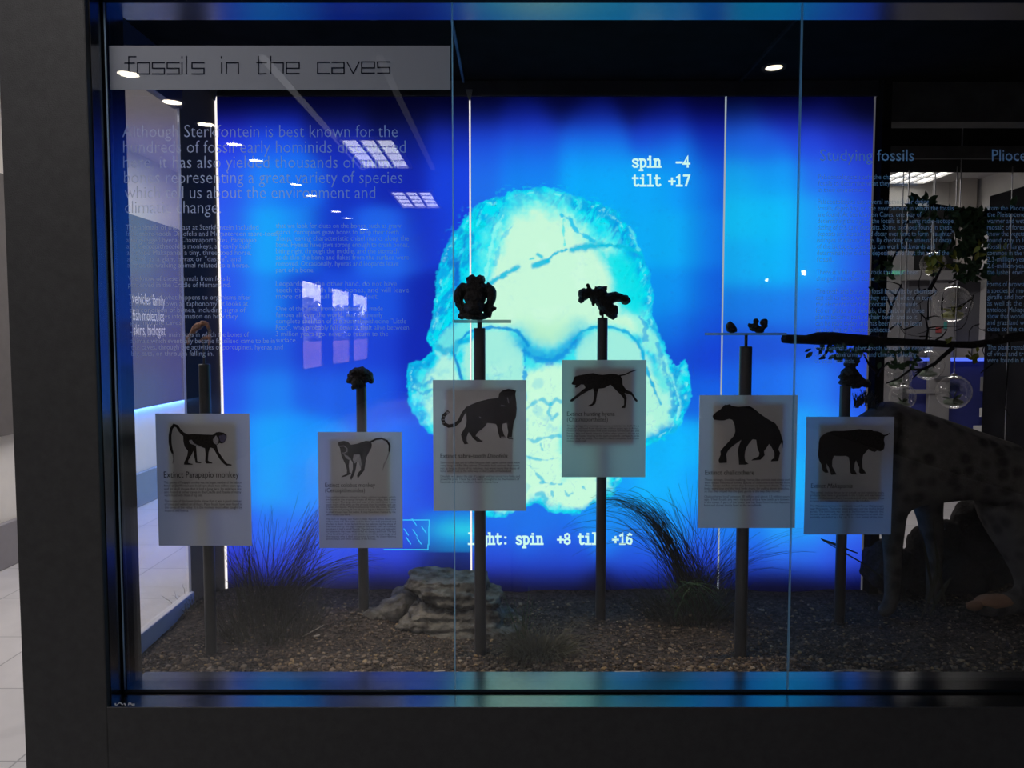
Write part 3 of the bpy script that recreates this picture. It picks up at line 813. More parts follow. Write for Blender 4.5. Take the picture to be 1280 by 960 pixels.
def edge_strip(x, w, mat, parent, z0=0.5):
    MB().box((x-w/2, YP-0.006, z0), (x+w/2, YP+0.004, ZPT+0.002)).build('glowing_edge', mat, parent)
edge_strip(PL, 0.0068, M['edgeglow'], panels[0])
edge_strip(PJ1-0.001, 0.0052, M['edgeglow'], panels[1])
edge_strip(PJ2, 0.0042, M['edgedim'], panels[2])
edge_strip(PR, 0.003, emit('edge_light_faint', (0.25, 0.25, 0.3), 0.3), panels[2])

# lettering on the screens: slab-serif monospaced strokes
G = {'s': [[(.82,.82),(.65,1),(.3,1),(.14,.82),(.22,.62),(.72,.42),(.84,.2),(.66,0),(.3,0),(.12,.16)]],
 'p': [[(.05,1),(.24,1),(.24,-.45)],[(.05,-.45),(.46,-.45)],[(.24,.78),(.46,1),(.7,.95),(.88,.7),(.88,.3),(.7,.05),(.46,0),(.24,.2)]],
 'i': [[(.2,1),(.52,1),(.52,0)],[(.15,0),(.88,0)],[(.42,1.36),(.56,1.36)]],
 'n': [[(.05,1),(.22,1),(.22,0)],[(.05,0),(.4,0)],[(.22,.72),(.42,.97),(.62,1),(.77,.82),(.77,0)],[(.62,0),(.95,0)]],
 't': [[(.38,1.36),(.38,.2),(.52,0),(.74,0),(.9,.14)],[(.1,1),(.82,1)]],
 'l': [[(.2,1.45),(.52,1.45),(.52,0)],[(.15,0),(.88,0)]],
 'g': [[(.74,.75),(.6,1),(.3,1),(.12,.75),(.12,.45),(.3,.2),(.6,.2),(.74,.45)],[(.95,1),(.75,1),(.75,-.2),(.56,-.45),(.2,-.4)]],
 'h': [[(.05,1.45),(.22,1.45),(.22,0)],[(.05,0),(.4,0)],[(.22,.72),(.42,.97),(.62,1),(.77,.82),(.77,0)],[(.62,0),(.95,0)]],
 ':': [[(.45,.88),(.55,.88)],[(.45,.08),(.55,.08)]], '-': [[(.12,.58),(.88,.58)]], '+': [[(.1,.58),(.9,.58)],[(.5,.18),(.5,.98)]],
 '4': [[(.66,0),(.66,1.36),(.1,.42),(.92,.42)]], '1': [[(.18,1.1),(.52,1.36),(.52,0)],[(.15,0),(.88,0)]],
 '7': [[(.12,1.36),(.88,1.36),(.42,0)]],
 '8': [[(.5,.72),(.2,.9),(.2,1.2),(.5,1.38),(.8,1.2),(.8,.9),(.5,.72),(.14,.5),(.14,.18),(.5,0),(.86,.18),(.86,.5),(.5,.72)]],
 '6': [[(.82,1.25),(.55,1.38),(.25,1.1),(.14,.6),(.16,.25),(.4,0),(.7,.04),(.86,.3),(.82,.6),(.6,.78),(.3,.7),(.16,.45)]]}
M['litletter'] = emit('lit_letters', lin((205, 250, 240)), 1.06)
M['litline'] = emit('lit_cyan_line', lin((60, 205, 250)), 1.06)
def mono(m, text, u, v, cell, xh, d, w):
    for i, ch in enumerate(text):
        for st in G.get(ch, ()):
            m.ribbon2([(u+(i+a*0.98)*cell, v-b*xh) for a, b in st], w, lambda a, b: P(a, b, d))
dl = 3.168
for (t, u, v, cell) in (('spin', 790, 208.5, 9.1), ('-4', 790+6*9.1, 208.5, 9.1), ('tilt', 790, 232, 9.1), ('+17', 790+5*9.1, 232, 9.1), ('light:', 584.5, 680, 8.6), ('spin', 584.5+7*8.6, 680, 8.6), ('+8', 584.5+13*8.6, 680, 8.6),
                        ('tilt', 584.5+16*8.6, 680, 8.6), ('+16', 584.5+21*8.6, 680, 8.6)):
    m = MB(); mono(m, t, u, v, cell, 9.3, dl, 2.5)
    m.build('caption_word', M['litletter'], panels[1])
m = MB()
fn = lambda a, b: P(a, b, dl)
for st in ([(480,650),(536.5,650),(536.5,658)], [(536,658),(536,681)], [(535,681),(535,687),(480,687)]): m.ribbon2(st, 1.1, fn)
for (a, b) in ((515,648.5),(505,661),(516,662),(527,658),(508,672),(521,672)): m.ribbon2([(a,b),(a+5.5,b+8)], 1.1, fn)
m.build('light_marker', M['litline'], panels[0])
# ------------------------------------------------------------------ text helper (built-in font turned to mesh)
def text_lines(m, lines, fn, shear=0.0, off=0.0):
    """lines: (string, u0, u1 or None, baseline v, x-height px); fn maps (u, v) to world"""
    for (s, u0, u1, vb, hpx) in lines:
        cu = bpy.data.curves.new('t', 'FONT'); cu.body = s; cu.size = 1.0; cu.resolution_u = 2; cu.shear = shear; cu.offset = off
        ob = bpy.data.objects.new('t', cu)
        me = bpy.data.meshes.new_from_object(ob)
        n = len(me.vertices)
        if n:
            co = np.empty(n*3, np.float32); me.vertices.foreach_get('co', co); co = co.reshape(-1, 3)
            x0, x1 = co[:, 0].min(), co[:, 0].max()
            ky = hpx/0.45                              # x-height of the built-in font
            kx = (u1-u0)/(x1-x0) if u1 else ky
            m.add([fn(u0+(p[0]-x0)*kx, vb-p[1]*ky) for p in co], [tuple(p.vertices) for p in me.polygons])
        bpy.data.objects.remove(ob); bpy.data.meshes.remove(me); bpy.data.curves.remove(cu)

# ------------------------------------------------------------------ soil, gravel, rocks
ZS = PZ(822, 2.52)                                # level of the ground in the case
def ground_z(x, y):
    n = mnoise.fractal(Vector((x*2.2, y*2.2, 0)), 1.0, 2.0, 4)*0.016+mnoise.noise(Vector((x*14, y*14, 3)))*0.006
    back = max(0, (y-0.60)/0.35)
    z = ZS+n+0.012*back
    z += 0.055*math.exp(-((x+0.58)/0.16)**2-((y-0.62)/0.14)**2)          # heap left of the boulder
    z += 0.045*math.exp(-((x+1.02)/0.22)**2-((y-0.75)/0.2)**2)
    z += 0.10*max(0, min(1, (x-1.45)/0.5))*back
    return z-0.012*max(0, 1-(y-YR)/0.1)
def soil_mat():
    m, nt, out = newmat('dark_gritty_soil')
    N = nt.nodes.new; Lk = nt.links.new
    b = N('ShaderNodeBsdfPrincipled'); b.inputs['Roughness'].default_value = 0.95; b.inputs['Specular IOR Level'].default_value = 0.1
    tc = N('ShaderNodeTexCoord'); vo = N('ShaderNodeTexVoronoi'); vo.inputs['Scale'].default_value = 110
    nz = N('ShaderNodeTexNoise'); nz.inputs['Scale'].default_value = 9; nz.inputs['Detail'].default_value = 8
    r1 = N('ShaderNodeValToRGB'); r1.color_ramp.elements[0].color = (0.035, 0.028, 0.023, 1); r1.color_ramp.elements[1].color = (0.13, 0.105, 0.085, 1)
    r1.color_ramp.elements[0].position = 0.25; r1.color_ramp.elements[1].position = 0.85
    mx = N('ShaderNodeMixRGB'); mx.blend_type = 'MULTIPLY'; mx.inputs[0].default_value = 0.8
    sep = N('ShaderNodeSeparateColor')
    Lk(tc.outputs['Object'], vo.inputs['Vector']); Lk(tc.outputs['Object'], nz.inputs['Vector'])
    Lk(vo.outputs['Color'], sep.inputs[0]); Lk(sep.outputs[0], r1.inputs['Fac']); Lk(r1.outputs[0], mx.inputs[1]); Lk(nz.outputs['Fac'], mx.inputs[2])
    bp = N('ShaderNodeBump'); bp.inputs['Strength'].default_value = 0.8; bp.inputs['Distance'].default_value = 0.01
    Lk(vo.outputs['Distance'], bp.inputs['Height']); Lk(bp.outputs[0], b.inputs['Normal'])
    Lk(mx.outputs[0], b.inputs['Base Color']); Lk(b.outputs[0], out.inputs['Surface'])
    return m
M['soil'] = soil_mat()
sm = MB()
nx, ny = 230, 52
x0, x1, y0, y1 = CX0+0.014, CX1, YR+0.004, YP-0.004
vs = [(x0+(x1-x0)*i/nx, y0+(y1-y0)*j/ny, 0) for j in range(ny+1) for i in range(nx+1)]
vs = [(x, y, ground_z(x, y)) for x, y, _ in vs]
sm.add(vs, [(j*(nx+1)+i, j*(nx+1)+i+1, (j+1)*(nx+1)+i+1, (j+1)*(nx+1)+i) for j in range(ny) for i in range(nx)])
n0 = len(vs)
sm.box((x0, y0, 0.47), (x1, y1, ZS-0.06))
so = sm.build('soil', M['soil'], smooth=True)
tag(so, 'dark gritty soil covering the floor of the display case', 'soil', kind='stuff')

def gravel_mat():
    m, nt, out = newmat('mixed_gravel')
    N = nt.nodes.new; Lk = nt.links.new
    b = N('ShaderNodeBsdfPrincipled'); b.inputs['Roughness'].default_value = 0.85; b.inputs['Specular IOR Level'].default_value = 0.2
    g = N('ShaderNodeNewGeometry'); r = N('ShaderNodeValToRGB')
    cs = [(0, (0.04, 0.03, 0.024)), (0.35, (0.09, 0.068, 0.05)), (0.62, (0.16, 0.115, 0.075)), (0.85, (0.19, 0.155, 0.125)), (0.96, (0.30, 0.21, 0.10)), (1, (0.31, 0.27, 0.22))]
    e = r.color_ramp.elements
    e[0].position, e[0].color = 0, (*cs[0][1], 1); e[1].position, e[1].color = 1, (*cs[-1][1], 1)
    for p, c in cs[1:-1]:
        q = e.new(p); q.color = (*c, 1)
    Lk(g.outputs['Random Per Island'], r.inputs['Fac']); Lk(r.outputs[0], b.inputs['Base Color']); Lk(b.outputs[0], out.inputs['Surface'])
    return m
rnd = random.Random(11)
gm = MB()
icos = []
bm = bmesh.new(); bmesh.ops.create_icosphere(bm, subdivisions=0 if False else 1, radius=1)
bm.verts.index_update()
IV = [vt.co.copy() for vt in bm.verts]; IF = [[vt.index for vt in f.verts] for f in bm.faces]; bm.free()
def pebble(m, c, r, rng):
    R = Matrix.Rotation(rng.uniform(0, 6.28), 3, 'Z') @ Matrix.Rotation(rng.uniform(-0.5, 0.5), 3, 'X')
    sx, sy, sz = rng.uniform(0.7, 1.3), rng.uniform(0.7, 1.3), rng.uniform(0.45, 0.8)
    m.add([Vector(c)+R @ Vector((q.x*r*sx*rng.uniform(0.85, 1.15), q.y*r*sy, q.z*r*sz)) for q in IV], IF)
for k in range(12500):
    y = YR+0.006+0.70*rnd.random()**1.9
    x = rnd.uniform(CX0+0.02, 2.0)
    r = (0.0024+0.0058*rnd.random()**2.6)*(1.25 if y < 0.3 else 0.9)
    if x > 0.9 and rnd.random() < 0.3: continue
    pebble(gm, (x, y, ground_z(x, y)+r*0.2), r, rnd)
M['gravel'] = gravel_mat()
go = gm.build('gravel', M['gravel'], smooth=False)
tag(go, 'scattered brown gravel along the front of the soil', 'gravel', kind='stuff')

def remesh(parts, name, mats, parent=None, voxel=0.004, nz=0.0, fr=40.0, smooth=3, flat=False):
    """union of overlapping blobs grown into one skin, then roughened"""
    t = MB()
    for p in parts:
        if p[0] == 'b': t.ball(p[1], p[2], 2)
        else: t.tube(p[1], p[2], 10)
    o = t.build('tmp', [])
    md = o.modifiers.new('r', 'REMESH'); md.mode = 'VOXEL'; md.voxel_size = voxel
    if smooth:
        ms = o.modifiers.new('s', 'SMOOTH'); ms.factor = 0.5; ms.iterations = smooth
    dg = bpy.context.evaluated_depsgraph_get()
    me = bpy.data.meshes.new_from_object(o.evaluated_get(dg))
    m = MB()
    no = [vt.normal.copy() for vt in me.vertices]
    m.add([vt.co+no[i]*nz*mnoise.fractal(vt.co*fr, 1.0, 2.0, 4) for i, vt in enumerate(me.vertices)], [tuple(p.vertices) for p in me.polygons])
    od = o.data
    bpy.data.objects.remove(o); bpy.data.meshes.remove(od); bpy.data.meshes.remove(me)
    return m.build(name, mats, parent, smooth=not flat)

M['rock'] = surf('layered_grey_rock', (0.22, 0.215, 0.19), 0.9, spec=0.1, scale=22, dark=(0.04, 0.035, 0.032), bump=0.9, bscale=45, detail=8)
# boulder: stacked flat slabs, one over the other
def slab(m, u0, u1, v, d, th, dp, rng, tilt=0.0, n=14):
    """irregular flat slab: top at pixel row v"""
    c = P((u0+u1)/2, v, d); rx = (u1-u0)/2*d/1000
    out = []
    for k in range(n):
        a = 2*math.pi*k/n; e = 0.62
        kx = math.copysign(abs(math.cos(a))**e, math.cos(a)); ky = math.copysign(abs(math.sin(a))**e, math.sin(a)); q_ = rng.uniform(0.84, 1.04)
        out.append((c.x+rx*kx*q_, c.y+dp*ky*q_))
    vs = []
    for sh, dz in ((0.93, 0), (1.0, -th*0.25), (1.02, -th*0.7), (0.94, -th)):
        for (x, y) in out:
            X, Y = c.x+(x-c.x)*sh*rng.uniform(0.98, 1.02), c.y+(y-c.y)*sh
            vs.append((X, Y, c.z+dz+tilt*(X-c.x)))
    fs = [tuple(range(n)), tuple(reversed(range(3*n, 4*n)))]
    for r in range(3):
        for k in range(n):
            fs.append((r*n+k, (r+1)*n+k, (r+1)*n+(k+1) % n, r*n+(k+1) % n))
    m.add(vs, fs)
def rockmesh(slabs, name, mat, voxel=0.0055, nz=0.012, fr=16, seed=2):
    rng = random.Random(seed); t = MB()
    for s_ in slabs: slab(t, *s_[:6], rng, *(s_[6:]))
    o = t.build('tmp', [])
    md = o.modifiers.new('r', 'REMESH'); md.mode = 'VOXEL'; md.voxel_size = voxel
    dg = bpy.context.evaluated_depsgraph_get(); me = bpy.data.meshes.new_from_object(o.evaluated_get(dg))
    m = MB(); vs = []
    for vt in me.vertices:
        c = vt.co; n = vt.normal
        k = nz*mnoise.fractal(Vector((c.x*fr, c.y*fr, c.z*fr*2.4)), 0.9, 2.0, 5)
        strat = 0.0045*math.sin(c.z*190+3*mnoise.noise(c*6))*(1-abs(n.z))
        vs.append(c+n*(k+strat))
    m.add(vs, [tuple(p.vertices) for p in me.polygons])
    od = o.data; bpy.data.objects.remove(o); bpy.data.meshes.remove(od); bpy.data.meshes.remove(me)
    return m.build(name, mat, None, smooth=True)
rk = rockmesh([(505, 612, 719, 2.90, 0.050, 0.11, -0.05), (520, 628, 733, 2.87, 0.045, 0.12, -0.12), (512, 614, 748, 2.87, 0.05, 0.10), (506, 634, 757, 2.84, 0.035, 0.12, -0.05), (498, 640, 769, 2.82, 0.030, 0.13, -0.03), (520, 662, 779, 2.80, 0.034, 0.13, 0.02),
               (500, 610, 786, 2.80, 0.055, 0.12), (600, 648, 765, 2.90, 0.05, 0.08)], 'boulder', M['rock'])
tag(rk, 'flat-topped layered grey boulder behind the third sign post', 'boulder')
st = remesh([('b', P(488, 762, 2.85), (0.055, 0.07, 0.05)), ('b', P(505, 752, 2.9), (0.05, 0.06, 0.05)), ('b', P(470, 770, 2.83), (0.05, 0.06, 0.03))], 'rock', M['rock'], None, 0.008, 0.02, 12, 1)
tag(st, 'low dark rock leaning against the left end of the layered boulder', 'rock')
rb = remesh([('b', P(1110, 705, 3.12), (0.10, 0.10, 0.11)), ('b', P(1176, 690, 3.16), (0.15, 0.09, 0.13)), ('b', P(1236, 668, 3.2), (0.17, 0.10, 0.13)), ('b', P(1195, 722, 3.12), (0.25, 0.10, 0.11)), ('b', P(1300, 668, 3.2), (0.24, 0.1, 0.16)),
             ('b', P(1240, 715, 3.14), (0.3, 0.1, 0.14)), ('b', P(1360, 690, 3.2), (0.25, 0.1, 0.2))], 'rock_bank', surf('dark_bank_rock', (0.03, 0.028, 0.027), 0.9, spec=0.1, var=0.4, bump=0.6), None, 0.014, 0.03, 9, 1)
tag(rb, 'dark bank of rock behind the spotted animal', 'rock')

# litter on the ground
M['straw'] = surf('dry_straw', (0.42, 0.38, 0.32), 0.7, var=0.15)
M['leafdry'] = surf('dry_grey_leaf', (0.33, 0.31, 0.29), 0.7, var=0.2)
def blade(m, pts, w):
    n = len(pts)
    for i in range(n): pass
    L, R = [], []
    for i, p in enumerate(pts):
        t = (pts[min(i+1, n-1)]-pts[max(i-1, 0)]).normalized()
        s = t.cross(Vector((0.2, -0.5, 1))).normalized()*w*math.sin(math.pi*(i+0.35)/(n-0.3))*0.5
        L.append(p+s); R.append(p-s+Vector((0, 0, 0.002)))
    mid = [(a+b)/2+Vector((0, 0, w*0.18)) for a, b in zip(L, R)]
    m.add(L+mid+R, [(i, i+1, n+i+1, n+i) for i in range(n-1)]+[(n+i, n+i+1, 2*n+i+1, 2*n+i) for i in range(n-1)])
def onground(u, v, h=0.006):
    d = 2.22+YR+0.005
    for _ in range(12):
        p = P(u, v, d); gz = ground_z(p.x, p.y)
        d *= (CAMP.z-gz)/(CAMP.z-p.z)
    p = P(u, v, d); p.z += h
    return p
for i, (pts, w, lab) in enumerate([([(1022,850),(1036,846),(1048,843),(1056,841)], 0.010, 'pale curled dead leaf lying front right, left half of a crossed pair'),
        ([(1054,841),(1072,842),(1088,843),(1100,842)], 0.009, 'thin pale dead leaf lying front right, right half of a crossed pair'),
        ([(1202,849),(1214,848),(1224,849)], 0.008, 'short pale leaf scrap lying at the far right of the soil')]):
    m = MB(); blade(m, [onground(*p, 0.008) for p in pts], w)
    tag(m.build('dead_leaf', M['leafdry']), lab, 'leaf', 'dead leaves on the soil')
for i, (a, b, lab) in enumerate([((378,798),(404,784), 'pale straw lying on the soil left of the second post'), ((542,842),(556,841), 'short straw lying in the gravel below the boulder'), ((768,842),(800,842), 'long straw lying in the gravel below the fourth post'),
        ((228,765),(238,765), 'pale twig scrap lying beside the first post'), ((392,798),(400,796), 'whitish chip lying on the soil beside the straw')]):
    m = MB(); m.tube([onground(*a), onground(*b)], 0.0022 if i != 4 else 0.004, 6)
    tag(m.build('straw', M['straw']), lab, 'straw', 'bits of straw on the soil')

# ------------------------------------------------------------------ grass tufts
M['grass'] = surf('dry_olive_grass', (0.085, 0.085, 0.05), 0.7, spec=0.15, scale=3, dark=(0.03, 0.03, 0.022))
M['grassgreen'] = surf('green_grass', (0.08, 0.17, 0.07), 0.6, spec=0.2, scale=4, dark=(0.035, 0.06, 0.03))
def strand(m, root, vel, g, L, w, rng, seg=7):
    pts = []
    for i in range(seg+1):
        t = i/seg
        pts.append(root+vel*(L*t)+Vector((0, 0, -g*L*t*t))+Vector((rng.gauss(0, 1), rng.gauss(0, 1), rng.gauss(0, 1)))*0.0016*t)
    side = Vector((rng.gauss(0, 1), rng.gauss(0, 1)*0.6, rng.gauss(0, 0.3))).normalized()
    a, b = [], []
    for i, p in enumerate(pts):
        tg = (pts[min(i+1, seg)]-pts[max(i-1, 0)]).normalized()
        s = (side-tg*side.dot(tg)).normalized()*w*(1-0.6*i/seg)*0.5
        a.append(p+s); b.append(p-s)
    n = seg+1
    m.add(a+b, [(i, i+1, n+i+1, n+i) for i in range(seg)])
def tuft(u, v, spread, n, hmin, hmax, d=None, lean=0.55, droop=(0.2, 0.7), w=0.0022, seed=1, m=None):
    rng = random.Random(seed)
    c = onground(u, v, 0)
    m = m or MB()
    for k in range(n):
        a = rng.uniform(0, 2*math.pi); rr = spread*math.sqrt(rng.random())
        x, y = c.x+rr*math.cos(a), min(YP-0.06, max(YR+0.05, c.y+rr*0.7*math.sin(a)))
        root = Vector((x, y, ground_z(x, y)-0.004))
        out = Vector((math.cos(a), math.sin(a)*0.75, 0))*(0.25+0.75*rr/spread)*lean+Vector((rng.gauss(0, .18), rng.gauss(0, .14), 0))
        vel = (out+Vector((0, 0, 1))).normalized()
        L = rng.uniform(hmin, hmax)
        # keep the strand in front of the screens
        if root.y+vel.y*L > YP-0.02: vel.y = min(vel.y, (YP-0.03-root.y)/L)
        if root.y+vel.y*L < 0.05: vel.y = (0.06-root.y)/L
        strand(m, root, vel, rng.uniform(*droop), L, w*rng.uniform(0.7, 1.3), rng)
    return m
def fan(m, u, v, d, tgts, w, rng, n, jit=6, bend=0.35, rootjit=8):
    """strands from a root to far tips; bend lifts the middle so that they arch"""
    for k in range(n):
        tu, tv = tgts[rng.randrange(len(tgts))]
        r = P(u+rng.gauss(0, rootjit), v+rng.gauss(0, rootjit*0.4), d); e = P(tu+rng.gauss(0, jit), tv+rng.gauss(0, jit), min(3.14, d+rng.uniform(-0.05, 0.09)))
        ch = (e-r); L = ch.length
        g = bend*rng.uniform(0.7, 1.3)
        vel = (ch/L)+Vector((0, 0, g))
        strand(m, r, vel, g, L, w*rng.uniform(0.7, 1.25), rng, 9)
rng = random.Random(31)
# right clump with its long plume arching to the left
m = tuft(862, 770, 0.15, 520, 0.06, 0.27, lean=0.75, droop=(0.1, 0.7), seed=4)
fan(m, 866, 752, 2.92, [(800,640),(786,632),(772,628),(760,624),(750,626),(745,634)], 0.0028, rng, 120, 6, 0.95, 12)
fan(m, 866, 740, 2.92, [(735,640),(715,655),(705,668),(745,640),(728,690),(760,660)], 0.0022, rng, 26, 7, 0.95, 8)
fan(m, 858, 735, 2.92, [(800,700),(806,668),(820,650),(815,690),(828,640)], 0.002, rng, 50, 8, 0.25, 14)
fan(m, 876, 735, 2.92, [(842,612),(846,640),(862,650),(872,602),(880,640),(852,668),(832,626)], 0.0019, rng, 46, 9, 0.12, 12)
fan(m, 880, 735, 2.92, [(925,650),(915,680),(940,690),(935,672),(950,700),(925,700),(905,660),(893,640)], 0.002, rng, 70, 8, 0.22, 14)
fan(m, 890, 730, 2.92, [(1000,680),(984,692),(990,712),(966,690),(972,724),(1010,668)], 0.0018, rng, 26, 8, 0.4, 10)
fan(m, 872, 742, 2.90, [(838,796),(846,780),(818,790),(868,790),(898,790),(800,780)], 0.0022, rng, 30, 10, 0.3, 14)
gt = tag(m.build('grass_tuft', M['grass']), 'large dry grass clump with a long plume arching left, before the fifth post', 'grass clump', 'grass clumps in the case')
m = MB(); fan(m, 862, 732, 2.80, [(872,792),(896,770),(905,745),(850,785),(886,800),(838,760),(910,765),(868,770)], 0.0032, rng, 44, 8, 0.55, 14)
m.build('green_blades', M['grassgreen'], gt)['label'] = 'greener drooping blades'
m = tuft(338, 790, 0.17, 560, 0.06, 0.24, lean=0.35, droop=(0.05, 0.5), seed=8)
fan(m, 335, 765, 2.88, [(338,633),(328,652),(352,655),(318,690),(365,650),(388,625),(398,640),(372,665)], 0.002, rng, 36, 7, 0.06, 18)
fan(m, 350, 760, 2.88, [(400,650),(420,662),(410,640),(395,668),(385,680),(396,655)], 0.0022, rng, 80, 8, 0.25, 18)
fan(m, 350, 755, 2.88, [(440,710),(425,700),(410,692),(446,712),(480,705),(470,695)], 0.0025, rng, 60, 8, 0.5, 16)
fan(m, 325, 765, 2.88, [(290,690),(298,680),(308,670),(285,705),(310,690)], 0.0028, rng, 80, 8, 0.05, 18)
fan(m, 340, 780, 2.86, [(440,770),(452,755),(420,780)], 0.002, rng, 14, 8, 0.35, 14)
tag(m.build('grass_tuft', M['grass']), 'broad dry grass clump between the first and second sign posts', 'grass clump', 'grass clumps in the case')
m = tuft(674, 818, 0.085, 900, 0.04, 0.20, lean=0.8, droop=(0.3, 1.0), w=0.002, seed=12)
tag(m.build('grass_tuft', surf('pale_dry_grass', (0.20, 0.185, 0.125), 0.8, spec=0.1, scale=3, dark=(0.07, 0.07, 0.045))), 'small fine curly grass clump right of the third sign post', 'grass clump', 'grass clumps in the case')
m = tuft(652, 800, 0.02, 26, 0.15, 0.21, lean=0.28, droop=(0.1, 0.5), w=0.0024, seed=14)
tag(m.build('grass_tuft', M['grassgreen']), 'few green blades standing at the right end of the boulder', 'grass clump', 'grass clumps in the case')
m = tuft(246, 760, 0.07, 130, 0.03, 0.12, lean=0.6, droop=(0.2, 0.8), seed=16)
tag(m.build('grass_tuft', M['grass']), 'sparse short grass behind the foot of the first post', 'grass clump', 'grass clumps in the case')

# ------------------------------------------------------------------ sign stands
SG = {}
SG[1] = dict(rect=(194, 517, 315, 682), d=2.52, px=(253, 265), w=14, top=455, pin=(424, 0.004), head=[('Extinct Parapapio monkey', 203, 300, 596.5, 5)],
  o=(190, 510, 9.79), ink='inkbrown',
  body=[['This species of Parapapio monkey was the largest member of the baboon', 'family at Sterkfontein and lived here about two million years ago,', 'and its skull shows that it had a long face. Its relatives are', 'also found at other caves in the Cradle and fossils of many',
   'were found with those of big cats.'], ['The bones of the lower limbs show that it was a good climber', 'of trees and walked on all fours. Many fossils have been found in', 'the caves of the valley. It is the monkey most often caught by', 'leopards and hyenas.']],
  bx=(203, 303), bv=604, bh=4.0)
SG[2] = dict(rect=(397, 540, 503.5, 685), d=2.83, px=(452, 454), w=13, top=484, pin=(476, 0.004), head=[('Extinct colobus monkey', 405.5, 469, 608.5, 3.5), ('(Cercopithecoides)', 405.5, 456, 615, 3.5)],
  o=(390, 535, 10.667), ink='ink',
  body=[['Cercopithecoides is related to living colobus monkeys, which', 'are found in the tropical forests of Africa today, but it was', 'much larger. The large size and wear of the teeth show that it', 'spent more of its time on the ground than its cousins and ate',
   'grasses and leaves. Many fossils come from the caves, mostly', 'of females and young. It was about as big as a baboon and lived', 'in small troops near the water. It may have been hunted by the', 'sabre-tooth cats here.'],
   ['The skull on display was found in deep deposits and is about two', 'million years old. The teeth and the brow are well preserved and', 'the face is short. It can be told from the baboons by the shape of', 'the nose and by the high cusps of the teeth. Like all colobus',
    'monkeys it had a small thumb. The tail was long and helped it', 'to balance in the trees when it fed on shoots and fruit. The last', 'of its kind lived here until about one million years ago and', 'the reasons why it died out are not known. Its close relatives', 'are the black and white colobus of the forests.']],
  bx=(406, 495), bv=622, bh=3.13)
SG[3] = dict(rect=(541, 475, 657.5, 638.5), d=2.52, px=(600, 600), w=14.5, top=410, pin=(400, 0.0075), head=[('Extinct sabre-tooth ', 550, 607, 572, 3.7)], headit=[('Dinofelis', 609, 634.5, 572, 3.7)],
  o=(535, 470, 9.79), ink='inkbrown',
  body=[['Sabre-tooth cats are so called because their upper canine teeth were', 'very long and flat like sabres. Dinofelis had canines that were', 'not as long as those of its relatives, but were more like those of', 'lions, which hunt in the same way in the Cradle of Humankind.'],
   ['Dinofelis was about the size of a jaguar and had strong fore limbs and', 'powerful jaws. These big cats were thought to be the hunters of', 'hominids and their fossils are found in caves here.']], bx=(550, 649.5), bv=579, bh=3.6)
SG[4] = dict(rect=(702.5, 450, 806.5, 596.5), d=2.83, px=(751.5, 752), w=13, top=397, pin=(392, 0.0045), head=[('Extinct hunting hyena', 709, 768, 519.5, 3.5), ('(Chasmaporthetes)', 709, 759.5, 526.5, 3.5)],
  o=(695, 445, 10.667), ink='ink',
  body=[['The long-legged or hunting hyena was a fast runner, built like a', 'cheetah, and lived from about two million years ago in Africa.', 'Fossils of Chasmaporthetes have been found at Sterkfontein and also', 'Europe, Asia and North America. Unlike other hyenas it did not eat',
   'bones, but hunted its prey in the open grasslands, perhaps in packs', 'as wild dogs do today. This skull is nearly complete and is two', 'million years old.']], bx=(709, 798.5), bv=533, bh=3.13)
SG[5] = dict(rect=(874.5, 494, 993.5, 660), d=2.52, px=(930, 928.5), w=15.5, top=433, pin=(418, 0.0052), head=[('Extinct chalicothere', 882.5, 942.5, 593, 3.9)],
  o=(870, 490, 9.79), ink='ink',
  body=[['These strange, knuckle-walking, horse-like animals had claws and', 'were distant relatives of horses. Species of chalicothere are known from', 'Africa, Europe and Asia where they browsed on leaves and shoots. The fore', 'limbs were long and the hind limbs short, for pulling down branches,',
   'so that they sloped like the giant gorilla in the way they moved.'], ['Chalicotheres lived between 30 million and about 1.5 million years', 'ago. Their fossils are very rare and only a few teeth are known', 'in the caves. A part of the lower jaw has been found in the deposits', 'here and shows that it lived in the woodlands.']],
  bx=(882, 986), bv=600.5, bh=3.63)
SG[6] = dict(rect=(1008, 521, 1113.5, 668), d=2.80, px=(1056, 1051), w=13, top=482, pin=(478, 0.005), head=[('Extinct ', 1015.5, 1033, 609.5, 3.6)], headit=[('Makapania', 1035, 1065.5, 609.5, 3.6)],
  o=(1000, 515, 10.667), ink='inkbrown',
  body=[['This animal, looking like an ox or a musk ox and related to goats,', 'probably lived here in grasslands in the Cradle and was found in', 'caves with the bones of early hominids and of other animals. It was', 'as heavy as a modern cow and had horns like a buffalo.'],
   ['The Makapania is known from fossils found first at Makapansgat', 'near Mokopane. The horns point sideways and the skull is broad', 'across. This horn core was found at Sterkfontein in deposits that', 'formed about two million years ago and belonged to an adult that', 'probably was killed by a big cat. It is a rare animal of the time.']],
  bx=(1015, 1104), bv=616.5, bh=3.5)
